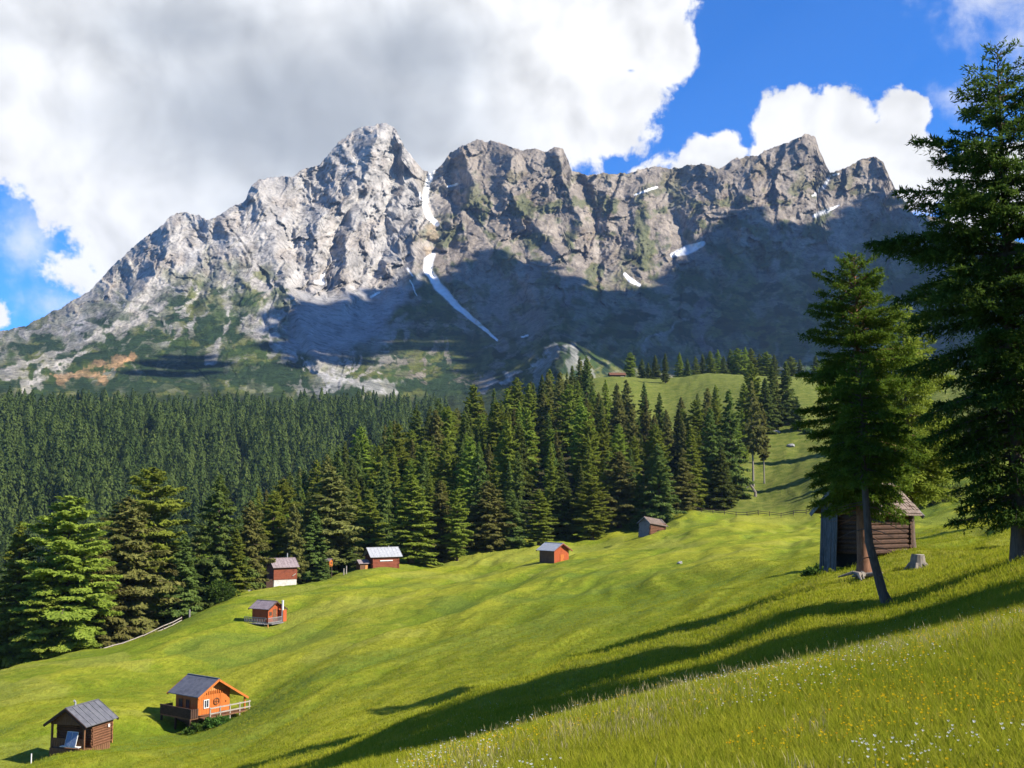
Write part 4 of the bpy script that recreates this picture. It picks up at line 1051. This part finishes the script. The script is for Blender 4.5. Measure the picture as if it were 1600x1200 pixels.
# leaning log hut
h = Hut('log_hut', 'small leaning log hut with bluish gable at the right forest edge', 1019, 838, 262, 42)
x0, x1, y0, y1 = -2.3, 2.3, -1.8, 1.8
h.o.rotation_euler.y = .09
h.logs(x0, x1, y0, y1, -1, 2.55, 10, M['brown_log'], .25, th=.22)
h.gables(x0, x1, y0, y1, 2.55, 1.2, M['grey_plank'])
h.roof(x0, x1, y0, y1, 2.55, 1.2, .45, .55, M['shingle'], .1, M['grey_plank'], shingle=True, drop=.35)
mb = MB(); [mb.box((x0 - .22, y0 + .12 + k * .25, .8), (.05, .23, 3.5)) for k in range(15)]; h.done(mb, 'gable_boarding', M['grey_plank'], label='bluish grey board gable')
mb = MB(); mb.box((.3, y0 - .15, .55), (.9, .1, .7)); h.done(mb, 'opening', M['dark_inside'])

# the old barn under the trees
h = Hut('log_barn', 'old dark log barn with shingle roof and leaning grey planks under the conifers', 1357, 893, 57, 50, 'barn')
h.o.scale = (.9, .9, .96)
x0, x1, y0, y1 = -1.75, 1.75, -1.35, 1.35
h.logs(x0, x1, y0, y1, .35, 2.75, 10, M['old_log'], .2, th=.2)
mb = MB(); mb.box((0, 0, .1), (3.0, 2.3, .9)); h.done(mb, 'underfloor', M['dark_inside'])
h.gables(x0, x1, y0, y1, 2.75, 1.15, M['grey_plank'], .18)
h.roof(x0, x1, y0, y1, 2.75, 1.15, .5, .55, M['shingle'], .09, M['grey_plank'], shingle=True, drop=.12)
mb = MB()
for k in range(9):
    y = y1 - .1 - k * .13; mb.box((x0 - .45 + random.uniform(-.03, .03), y, 1.25 + random.uniform(-.15, .1)), (.05, .12, 3.5 + random.uniform(-.3, .3)), ry=.10 + random.uniform(-.02, .02), rz=random.uniform(-.1, .1))
h.done(mb, 'leaning_planks', M['dark_grey_plank'], label='tall silvery planks leaning on the gable')
for k, (a, b) in enumerate((((-1.2, y0 - .5, -.05), (1.6, y0 - .45, -.1)), ((-.4, y0 - .75, -.15), (1.9, y0 - .3, 0)), ((.3, y0 - .6, 0), (.9, y0 - .4, .55)))):
    q = MB(); q.beam(wpt(h, a), wpt(h, b), .13, .1); o = q.build('timber', M['pale_wood']); tag(o, ['long pale timber lying along the log barn wall', 'second pale timber crossing the first before the log barn', 'short timber propped on the log barn wall'][k], 'timber')

# barn on the skyline
h = Hut('skyline_barn', 'dark low barn on the skyline of the upper meadow', 964, 583, 630, 12, 'barn')
h.boards(-4.3, 4.3, -2.5, 2.5, -.6, 1.4, M['old_log'], .4); h.gables(-4.3, 4.3, -2.5, 2.5, 1.4, 1.3, M['old_log'], .4)
h.roof(-4.3, 4.3, -2.5, 2.5, 1.4, 1.3, .5, .6, M['brown_log'], .14)
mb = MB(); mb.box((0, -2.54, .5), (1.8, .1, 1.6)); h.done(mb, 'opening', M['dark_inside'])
mb = MB(); mb.box((2.6, -2.6, .2), (2.2, .08, .8)); h.done(mb, 'pale_boards', M['pale_wood'])

# stump, dead wood, snag
def stump():
    mb = MB(); mb.tube([(0, 0, -.3), (0, 0, 0), (.01, 0, .25), (.02, 0, .42), (.04, 0, .56)], [.5, .40, .32, .29, .27], 14)
    for a in range(6): mb.beam((.3 * math.cos(a * 1.05), .3 * math.sin(a * 1.05), .18), (.62 * math.cos(a * 1.05), .62 * math.sin(a * 1.05), -.12), .17, .16, 6, .06)
    o = empty('tree_stump', at(1434, 889, 50), 0, 'grey weathered tree stump in the grass right of the log barn', 'stump')
    mb.build('stump_wood', M['bark_grey'], o); c = MB(); c.tube([(.04, 0, .555), (.04, 0, .57)], [.25, .23], 14); c.build('cut_face', M['pale_wood'], o)
stump()
def roots():
    mb = MB(); q = random.Random(3)
    for k in range(9):
        a = q.uniform(0, 6.28); l = q.uniform(.6, 1.5)
        mb.tube([(0, 0, .12), (math.cos(a) * l * .5, math.sin(a) * l * .5, .22), (math.cos(a + .3) * l, math.sin(a + .3) * l, .02)], [.12, .08, .03], 6)
    o = mb.build('driftwood_roots', M['bark_grey']); o.location = at(1352, 889, 49.3); tag(o, 'pale dead roots and branches heaped at the reddish trunk by the barn', 'dead wood')
roots()
mb = MB(); mb.tube([(0, 0, -.3), (.1, 0, 1.2), (-1.0, 0, 3.0), (-2.2, .2, 4.6)], [.55, .42, .36, .2], 7); o = mb.build('leaning_snag', M['bark_grey']); o.location = at(1180, 777, 347); tag(o, 'broken leaning dead trunk on the pasture above the fence', 'dead tree')
for k, (px, py, dx, dz, lab) in enumerate(((1146, 762, 5, .9, 'pale fallen branch at the forest corner'), (1160, 752, 4, 1.4, 'pale fallen trunk under the bare-trunked spruce'))):
    mb = MB(); mb.tube([(-dx / 2, 0, .2), (0, .3, .5), (dx / 2, 0, dz)], [.3, .25, .12], 6); mb.beam((0, .3, .5), (.6, .2, 1.6), .16, .16, 5, .05); o = mb.build('fallen_branch', M['pale_wood']); o.location = at(px, py, 352); tag(o, lab, 'dead wood')

# shrubs
def shrub(px, py, r, w, hgt, seed, label, mat='shrub', wd=1.0):
    q = np.random.default_rng(seed); n = 2600
    u = unit(q.normal(0, 1, (n, 3))); u[:, 2] = np.abs(u[:, 2]); lump = 1 + .35 * np.sin(u[:, 0] * 7 + seed) * np.cos(u[:, 1] * 6)
    c = u * (q.uniform(.35, 1, n) ** .5 * lump)[:, None] * np.array([w, w * .7, hgt])
    d = unit(u + q.normal(0, .5, (n, 3))); v, f = diamonds(c, d, unit(np.cross(d, q.normal(0, 1, (n, 3)))), q.uniform(.3, .6, n) * wd, q.uniform(.15, .3, n) * wd)
    o = empty('shrub', at(px, py, r), 0, label, 'shrub'); me = mesh_np('shrub_leaves', v, f, [M[mat]])
    a_ = me.attributes.new('rnd', 'FLOAT', 'FACE'); a_.data.foreach_set('value', q.uniform(0, 1, n).astype(np.float32)); link('foliage', me, o)
    mb = MB()
    for k in range(5): mb.tube([(0, 0, -.2), (w * .3 * math.cos(k * 1.3), w * .2 * math.sin(k * 1.3), hgt * .4), (w * .6 * math.cos(k * 1.3), w * .45 * math.sin(k * 1.3), hgt * .75)], [.08 * wd, .06 * wd, .02 * wd], 5)
    mb.build('stem', M['bark'], o)
shrub(345, 948, 205, 2.8, 3.6, 1, 'round bright green bush right of the top of the left rail fence')
shrub(1278, 868, 62, .75, .5, 2, 'low ragged bush in the grass left of the log barn', 'shrub', .35)
shrub(1440, 768, 235, 4.5, 3.6, 3, 'dark green hedge bush right behind the log barn roof', 'spruce')
shrub(1478, 766, 235, 4.0, 3.2, 4, 'dark green hedge bush next to the big near conifer', 'spruce')
shrub(312, 1118, 103.2, 1.3, .8, 5, 'tall weeds growing against the balcony foot of the orange chalet', 'shrub', .5)
shrub(345, 1116, 103.0, 1.6, .7, 6, 'pale weeds under the white fence of the orange chalet', 'shrub', .5)
shrub(1262, 650, 420, 2.0, 1.6, 7, 'low bush on the rocky pasture left of the slender conifer', 'shrub')
shrub(150, 1148, 92.5, .8, .45, 8, 'small clump of weeds at the right foot of the dark log hut', 'shrub', .4)

# fences
def fence(pts, label, postm, railm, hh=1.1, rails=2, step=2.6):
    Q = [at(*p) for p in pts]; o = empty('wooden_fence', Q[0], 0, label, 'fence'); seg = []
    for a, b in zip(Q[:-1], Q[1:]):
        n = max(1, round((b - a).length / step)); seg += [a.lerp(b, k / n) for k in range(n)]
    seg.append(Q[-1]); seg = [Vector((s.x, s.y, gz1(s.x, s.y))) - Q[0] for s in seg]
    for s in seg:
        mb = MB(); mb.beam(s - Vector((0, 0, .4)), s + Vector((random.uniform(-.08, .08), 0, hh + random.uniform(-.1, .15))), .16, .16, 6); mb.build('post', postm, o)
    for k in range(rails):
        z = hh * (.45 + .42 * k)
        for a, b in zip(seg[:-1], seg[1:]):
            mb = MB(); mb.beam(a + Vector((0, -.1, z + random.uniform(-.06, .06))), b + Vector((0, -.1, z + random.uniform(-.06, .06))), .10, .13, 5); mb.build('rail', railm, o)
fence([(224, 998, 190), (255, 984, 192), (284, 968, 196)], 'grey-white rail fence climbing the left meadow edge', M['old_log'], M['pale_wood'])
fence([(100, 1036, 180), (122, 1028, 181), (158, 1018, 183), (224, 998, 190)], 'lower rail fence under the brownish spruces at the left meadow edge', M['grey_plank'], M['pale_wood'])
fence([(1078, 799, 308), (1150, 797, 305), (1220, 795, 302), (1300, 793, 299), (1400, 790, 296)], 'long dark rail fence crossing the pasture from forest corner to barn', M['bark'], M['bark'], 1.2, 2, 3.2)
mb = MB(); mb.tube([(0, 0, -.3), (0, 0, 1.3)], [.18, .16], 6); o = mb.build('fence_post', M['grey_plank']); o.location = at(296, 962, 199); tag(o, 'lone grey post above the end of the left rail fence', 'post')

# ------------------------------------------------------------------ grass and flowers
def grass_mat(name, c1, c2, c3, trans=.45):
    m, t, out = new_mat(name)
    pos = t.node('ShaderNodeNewGeometry').outputs['Position']; oi = t.node('ShaderNodeObjectInfo').outputs['Random']
    n = t.noise(t.vm('MULTIPLY', pos, (1, 1, .5)), .16, 4, .6); n2 = t.noise(pos, .9, 2)
    f = t.m('ADD', t.m('MULTIPLY', n, .75), t.m('ADD', t.m('MULTIPLY', oi, .35), t.m('MULTIPLY', n2, .25)))
    col = t.mix(t.maprange(f, .4, .95), c1, c2); col = t.mix(t.maprange(oi, .86, 1, 0, .8), col, c3)
    d = t.node('ShaderNodeBsdfDiffuse'); t.put(d.inputs[0], col); tr = t.node('ShaderNodeBsdfTranslucent'); t.put(tr.inputs[0], col)
    mx = t.node('ShaderNodeMixShader'); mx.inputs[0].default_value = trans
    t.l.new(d.outputs[0], mx.inputs[1]); t.l.new(tr.outputs[0], mx.inputs[2]); t.l.new(mx.outputs[0], out.inputs['Surface'])
    return m
M['grass'] = grass_mat('meadow_grass', (.17, .212, .013), (.325, .318, .026), (.36, .31, .07))
M['stalk'] = grass_mat('dry_seed_stalks', (.30, .26, .10), (.40, .33, .16), (.45, .36, .22), .35)
M['petal_y'] = grass_mat('yellow_petals', (.75, .50, .01), (.80, .55, .02), (.80, .35, .01), .3)
M['petal_w'] = grass_mat('white_petals', (.72, .72, .66), (.78, .78, .74), (.70, .66, .66), .3)

def tuft(seed, n, h, w, spread, lean, mat, seedhead=False):
    q = np.random.default_rng(seed); V = []; Fc = []
    for i in range(n):
        a = q.uniform(0, 6.28); b = np.array([*(q.normal(0, spread, 2)), -.03]); hh = h * q.uniform(.55, 1.15); l = lean * hh * q.uniform(.2, 1.2); d = np.array([math.cos(a), math.sin(a), 0]); s = np.array([-d[1], d[0], 0]) * w * .5
        m = b + d * l * .35 + np.array([0, 0, hh * .6]); tp = b + d * l + np.array([0, 0, hh]); k = len(V)
        V += [b - s, b + s, m + s * .8, m - s * .8, tp]; Fc += [(k, k + 1, k + 2, k + 3), (k + 3, k + 2, tp is not None and k + 4)]
        if seedhead:
            k = len(V); e = s * 2.6; V += [tp - np.array([0, 0, hh * .24]), tp - np.array([0, 0, hh * .1]) + e, tp + d * .03 + np.array([0, 0, hh * .04]), tp - np.array([0, 0, hh * .1]) - e]; Fc.append((k, k + 1, k + 2, k + 3))
    me = bpy.data.meshes.new('tuft'); me.from_pydata([tuple(v) for v in V], [], Fc); me.materials.append(mat); return bpy.data.objects.new('tuft_source', me)
def flower(mat, r, h):
    V = []; Fc = []
    for i in range(7):
        a = i * .898; k = len(V); V += [(0, 0, h), (math.cos(a - .3) * r * .7, math.sin(a - .3) * r * .7, h + .006), (math.cos(a) * r, math.sin(a) * r, h + .012), (math.cos(a + .3) * r * .7, math.sin(a + .3) * r * .7, h + .006)]; Fc.append((k, k + 1, k + 2, k + 3))
    k = len(V); V += [(-.0015, 0, 0), (.0015, 0, 0), (.0015, 0, h), (-.0015, 0, h), (0, r * .4, h + .03), (r * .4, -r * .2, h + .03), (-r * .4, -r * .2, h + .03)]; Fc += [(k, k + 1, k + 2, k + 3), (k + 4, k + 5, k + 6)]; st = len(Fc) - 2
    me = bpy.data.meshes.new('flower'); me.from_pydata(V, [], Fc); me.materials.append(mat); me.materials.append(M['grass']); me.polygons[st].material_index = 1; return bpy.data.objects.new('flower_source', me)

def scatter(name, label, cat, pts, sc, src, seed):
    q = np.random.default_rng(seed); n = len(pts)
    me = bpy.data.meshes.new(name); me.vertices.add(n); me.vertices.foreach_set('co', pts.astype(np.float32).ravel())
    me.attributes.new('sc', 'FLOAT', 'POINT').data.foreach_set('value', sc.astype(np.float32))
    rot = np.stack([q.normal(0, .12, n), q.normal(0, .12, n), q.uniform(0, 6.283, n)], -1)
    me.attributes.new('rot', 'FLOAT_VECTOR', 'POINT').data.foreach_set('vector', rot.astype(np.float32).ravel())
    o = link(name, me); tag(o, label, cat, None, 'stuff')
    ng = bpy.data.node_groups.new(name, 'GeometryNodeTree')
    ng.interface.new_socket('Geometry', in_out='INPUT', socket_type='NodeSocketGeometry'); ng.interface.new_socket('Geometry', in_out='OUTPUT', socket_type='NodeSocketGeometry')
    gi = ng.nodes.new('NodeGroupInput'); go = ng.nodes.new('NodeGroupOutput'); ip = ng.nodes.new('GeometryNodeInstanceOnPoints'); ob = ng.nodes.new('GeometryNodeObjectInfo'); ob.inputs['Object'].default_value = src
    a1 = ng.nodes.new('GeometryNodeInputNamedAttribute'); a1.data_type = 'FLOAT'; a1.inputs[0].default_value = 'sc'
    a2 = ng.nodes.new('GeometryNodeInputNamedAttribute'); a2.data_type = 'FLOAT_VECTOR'; a2.inputs[0].default_value = 'rot'
    er = ng.nodes.new('FunctionNodeEulerToRotation'); L = ng.links
    L.new(gi.outputs[0], ip.inputs['Points']); L.new(ob.outputs['Geometry'], ip.inputs['Instance']); L.new(a1.outputs[0], ip.inputs['Scale'])
    L.new(a2.outputs[0], er.inputs[0]); L.new(er.outputs[0], ip.inputs['Rotation']); L.new(ip.outputs[0], go.inputs[0])
    o.modifiers.new('scatter', 'NODES').node_group = ng
    return o
def pts_polar(n, r0, r1, a0, a1, seed, power=0.0):
    q = np.random.default_rng(seed); u = q.uniform(0, 1, n); r = r0 * (r1 / r0) ** u if power else np.sqrt(r0 * r0 + u * (r1 * r1 - r0 * r0))
    az = q.uniform(a0, a1, n); x = r * np.sin(az); y = r * np.cos(az); return np.stack([x, y, ground_z(x, y)], -1), r, q
P1, r1, q = pts_polar(105000, 4.0, 30, -.42, .60, 1, 1)
scatter('meadow_grass', 'tall unmown grass of the near slope and bank', 'grass', P1, q.uniform(.7, 1.25, len(r1)) * np.interp(r1, [4, 18, 30], [.9, 1.1, 1.3]), tuft(1, 20, .17, .006, .07, .6, M['grass']), 1)
P2, r2, q = pts_polar(130000, 20, 130, -.52, .60, 2, 1)
scatter('slope_grass', 'short grass of the middle meadow', 'grass', P2, q.uniform(.7, 1.3, len(r2)) * np.interp(r2, [20, 60, 130], [1.0, 1.2, 1.0]), tuft(2, 14, .11, .014, .12, .7, M['grass']), 2)
P3, r3, q = pts_polar(7500, 5, 24, -.2, .60, 3, 1)
k = noise(P3[:, 0] * .35, P3[:, 1] * .35, 3) + .55 * np.exp(-((r3 - 16) / 2.2) ** 2) > .22
scatter('seed_grass', 'pale dry seed stalks standing in the near grass', 'grass', P3[k], q.uniform(.6, 1.2, k.sum()), tuft(3, 3, .32, .002, .07, .45, M['stalk'], True), 3)
P4, r4, q = pts_polar(8000, 4.5, 40, -.1, .60, 4, 1); k = noise(P4[:, 0] * .4, P4[:, 1] * .4, 13) > .02
scatter('yellow_flowers', 'tiny yellow flowers dotted over the near grass', 'flowers', P4[k], q.uniform(.7, 1.3, k.sum()), flower(M['petal_y'], .0085, .19), 4)
P5, r5, q = pts_polar(5200, 4.5, 40, -.1, .60, 5, 1); k = noise(P5[:, 0] * .4 + 9, P5[:, 1] * .4, 14) > .08
scatter('white_flowers', 'tiny white flowers dotted over the near grass', 'flowers', P5[k], q.uniform(.6, 1.3, k.sum()), flower(M['petal_w'], .0085, .20), 5)

# ------------------------------------------------------------------ unseen clouds, each shaped to the shadow wanted on the mountain
def mt_point(px, py):
    c = int(np.argmin(np.abs(MT['px'][0] - px))); k = int(np.argmin(np.abs(MT['py'][:, c] - py)))
    r0, r1, c0, c1 = max(k - 6, 0), k + 7, max(c - 8, 0), c + 9
    return P(px, max(py, MT['py'][0, c]), float(MT['D'][r0:r1, c0:c1].mean()))
m, t, out = new_mat('cloud_white'); principled(t, out, (.85, .85, .86), 1, spec=0); M['shadow_cloud'] = m
def shadow_cloud(poly, dist, rad, seed, label, step):
    import bmesh
    q = random.Random(seed); bm = bmesh.new(); pl = np.array(poly, float)
    xs = np.arange(pl[:, 0].min(), pl[:, 0].max() + 1, step); ys = np.arange(pl[:, 1].min(), pl[:, 1].max() + 1, step * .8)
    X, Y = np.meshgrid(xs, ys); X = X + (np.arange(len(ys)) % 2)[:, None] * step / 2; sd = sd_polygon(X, Y, poly)
    for x, y, s in zip(X.ravel(), Y.ravel(), sd.ravel()):
        if s < step * .3: continue
        p = mt_point(x, y); c = Vector(p) + Vector(SUNV) * (dist + q.uniform(-60, 60))
        r_ = min(rad * q.uniform(.85, 1.25), (s + step * .15) * 1.6)
        bmesh.ops.create_icosphere(bm, subdivisions=2, radius=r_, matrix=Matrix.Translation(c))
    me = bpy.data.meshes.new('shadow_cloud'); bm.to_mesh(me); bm.free(); me.materials.append(M['shadow_cloud']); me.polygons.foreach_set('use_smooth', [True] * len(me.polygons))
    o = link('shadow_cloud', me); tag(o, label, 'shadow_cloud', None, 'stuff')
shadow_cloud([(438,470),(470,455),(520,470),(560,455),(610,432),(650,425),(690,420),(735,395),(770,376),(810,392),(850,404),(900,415),(945,440),(1000,445),(1040,425),(1075,392),(1110,352),(1150,322),(1200,318),(1220,345),(1262,335),(1290,345),(1330,310),(1375,292),(1420,305),(1470,340),(1600,380),(1600,600),(1200,595),(960,590),(870,548),(800,578),(700,568),(600,566),(530,582),(460,578),(425,530)], 2500, 62, 1, 'long white cumulus added outside the picture, shaped to shade the lower mountain', 26)  # added out of view in place of a side ridge; outline follows its shade
shadow_cloud([(215,575),(250,550),(320,545),(345,570),(330,592),(250,600),(150,598),(110,603),(130,588)], 2300, 40, 2, 'small white cumulus up to the right, outside the picture', 16)
shadow_cloud([(700,570),(780,566),(850,590),(800,606),(720,592)], 2400, 40, 3, 'thin white cumulus added outside the picture, shaped to shade the mountain foot', 16)

# ------------------------------------------------------------------ sky, sun, air, camera
def world():
    w = bpy.data.worlds.new('World'); S.world = w; w.use_nodes = True; w.node_tree.nodes.clear(); t = NT(w.node_tree)
    out = t.node('ShaderNodeOutputWorld'); bg = t.node('ShaderNodeBackground'); bg.inputs['Strength'].default_value = .085
    sky = t.node('ShaderNodeTexSky', sky_type='NISHITA'); sky.sun_disc = False; sky.sun_elevation = SUN_EL; sky.sun_rotation = SUN_AZ
    sky.altitude = 1800; sky.air_density = 1.0; sky.dust_density = .3; sky.ozone_density = 3
    skyc = t.mix(1.0, sky.outputs[0], (.22, .66, 1.2), 'MULTIPLY')
    dr = t.node('ShaderNodeTexCoord').outputs['Generated']; sp = t.node('ShaderNodeSeparateXYZ'); t.l.new(dr, sp.inputs[0]); x, y, z = sp.outputs
    h = t.m('SQRT', t.m('ADD', t.m('MULTIPLY', x, x), t.m('MULTIPLY', y, y)))
    az = t.m('ARCTAN2', x, y); el = t.m('ARCTAN2', z, h)
    cv = t.node('ShaderNodeCombineXYZ'); t.put(cv.inputs[0], az); t.put(cv.inputs[1], el); uv = cv.outputs[0]
    def ae(px, py):
        a, b, c = ray(px, py); return math.atan2(a, b), math.atan2(c, math.hypot(a, b))
    def blobs(lst, sm_=.25):
        r_ = None
        for px, py, rx, ry, *k in lst:
            a, e = ae(px, py); rx /= F; ry /= F
            dx = t.m('MULTIPLY', t.m('SUBTRACT', az, a), 1 / rx); dy = t.m('MULTIPLY', t.m('SUBTRACT', el, e), 1 / ry)
            d = t.m('SUBTRACT', 1, t.m('SQRT', t.m('ADD', t.m('MULTIPLY', dx, dx), t.m('MULTIPLY', dy, dy))))
            d = t.m('MULTIPLY', d, min(rx, ry) * F / 100 * (k[0] if k else 1))
            r_ = d if r_ is None else t.m('SMOOTH_MAX', r_, d, sm_)
        return r_
    big = blobs([(420,140,470,270),(120,40,330,160),(60,225,200,78),(210,300,165,110),(330,330,240,120),(760,110,290,180),(900,60,180,130),(1000,55,95,110),(930,170,110,100),(880,215,95,60),(220,420,130,75),(128,428,70,36),(640,250,260,120),(1030,20,60,40)])
    sm = blobs([(1225,185,48,42),(1285,190,62,48),(1250,230,70,70),(1330,215,50,50),(1415,180,42,38),(1395,228,60,46),(1425,280,62,66),(1195,200,26,34),(1118,234,46,32),(1085,252,54,24),(1300,280,120,80),(1560,300,100,70),(1450,250,30,28),(-5,490,22,30),(1000,266,24,9)], .07)
    thin = blobs([(1510,40,30,60),(1590,70,40,50),(1500,150,45,25),(40,370,40,60),(90,480,60,30),(1530,0,60,25)])
    wisp = t.noise(uv, 9, 6, .62, .5)
    def field(off):
        v = uv if off is None else t.vm('ADD', uv, off)
        n = t.noise(v, 16, 7, .58, .35); n2 = t.noise(v, 55, 4, .6, .2)
        return t.m('ADD', t.m('SUBTRACT', n, .5), t.m('MULTIPLY', t.m('SUBTRACT', n2, .5), .42))
    n0 = field(None); n1 = field((.012, .009, 0))
    blue_hole = blobs([(930,78,44,22),(905,88,30,18),(985,110,34,14),(1385,192,16,10)])
    db = t.m('ADD', big, t.m('MULTIPLY', n0, 1.3)); db = t.m('SUBTRACT', db, t.m('MAXIMUM', t.m('MULTIPLY', t.m('ADD', blue_hole, t.m('MULTIPLY', n0, .4)), 3.0), 0))
    ds = t.m('ADD', sm, t.m('MULTIPLY', n0, .85))
    dt = t.m('ADD', thin, t.m('MULTIPLY', n0, 1.2))
    mb_ = t.maprange(db, .02, .22); ms = t.maprange(ds, .0, .11); mt = t.maprange(dt, -.15, .5, 0, .7)
    mask = t.m('MAXIMUM', t.m('MAXIMUM', mb_, ms), mt)
    # elsewhere in the sky, outside this view: loose fair-weather cumulus
    loose = t.maprange(t.noise(dr, 2.6, 7, .6, .4), .58, .66)
    outside = t.m('MAXIMUM', t.maprange(t.m('ABSOLUTE', az), .55, .75), t.maprange(el, .5, .65))
    mask = t.m('MAXIMUM', mask, t.m('MULTIPLY', loose, outside), clamp=True)
    grey = blobs([(470,190,300,140,1),(300,50,230,70),(620,90,150,90),(600,280,120,60),(430,300,130,60)])
    s0 = t.noise(uv, 15, 3.5, .5, .3); s1 = t.noise(t.vm('ADD', uv, (.016, .012, 0)), 15, 3.5, .5, .3)
    lit = t.m('MULTIPLY', t.m('SUBTRACT', s0, s1), 2.2)
    soft = t.noise(uv, 5, 3, .5, .3)
    gy = t.maprange(t.m('ADD', grey, t.m('MULTIPLY', t.m('SUBTRACT', soft, .5), 1.5)), -.55, .95)
    edgy = t.maprange(db, .1, 1.1)
    bright = t.m('SUBTRACT', 1.0, t.m('MULTIPLY', gy, .55)); bright = t.m('ADD', bright, t.m('MULTIPLY', lit, t.m('SUBTRACT', .55, t.m('MULTIPLY', gy, .42))))
    bright = t.m('SUBTRACT', bright, t.m('MULTIPLY', t.m('SUBTRACT', .6, wisp), .05))
    bright = t.maprange(bright, .15, 1.05, .30, 1.0, False)
    cc = t.mix(gy, (1.0, 1.0, 1.0), (.86, .92, 1.0)); cl = t.vm('SCALE', cc); t.put(cl.node.inputs['Scale'], t.m('MULTIPLY', bright, CLOUD))
    fin = t.mix(mask, skyc, cl)
    t.l.new(fin, bg.inputs['Color']); t.l.new(bg.outputs[0], out.inputs['Surface'])
CLOUD = 5.6
world()
sl = bpy.data.lights.new('sun', 'SUN'); sl.energy = 5.0; sl.angle = R(.53); sl.color = (1, .93, .82)
so = link('sun', sl); so.rotation_euler = Vector(SUNV).to_track_quat('Z', 'Y').to_euler()

HAZE = True
if HAZE:
    m, t, out = new_mat('haze_air'); v = t.node('ShaderNodeVolumePrincipled'); v.inputs['Color'].default_value = (.42, .64, 1, 1); v.inputs['Density'].default_value = .000035; v.inputs['Anisotropy'].default_value = .2
    t.l.new(v.outputs[0], out.inputs['Volume'])
    mb = MB(); mb.box((0, 1600, 90), (9000, 7200, 2060)); o = mb.build('haze', m); tag(o, 'thin bluish haze in the valley air', None, None, 'stuff')
cam = bpy.data.cameras.new('camera'); co = link('camera', cam); co.rotation_euler = (math.pi / 2 + TH, 0, 0)
cam.sensor_width = 36; cam.lens = 36 * F / 1600; cam.clip_start = .05; cam.clip_end = 20000; S.camera = co
S.view_settings.view_transform = 'Standard'; S.view_settings.look = 'None'; S.view_settings.exposure = 1.2; S.view_settings.gamma = 1
S.cycles.use_denoising = True; S.cycles.max_bounces = 6; S.cycles.volume_bounces = 0; S.cycles.transparent_max_bounces = 4
print('trees in the hill wood', len(wood_pts), 'objects', len(S.objects))
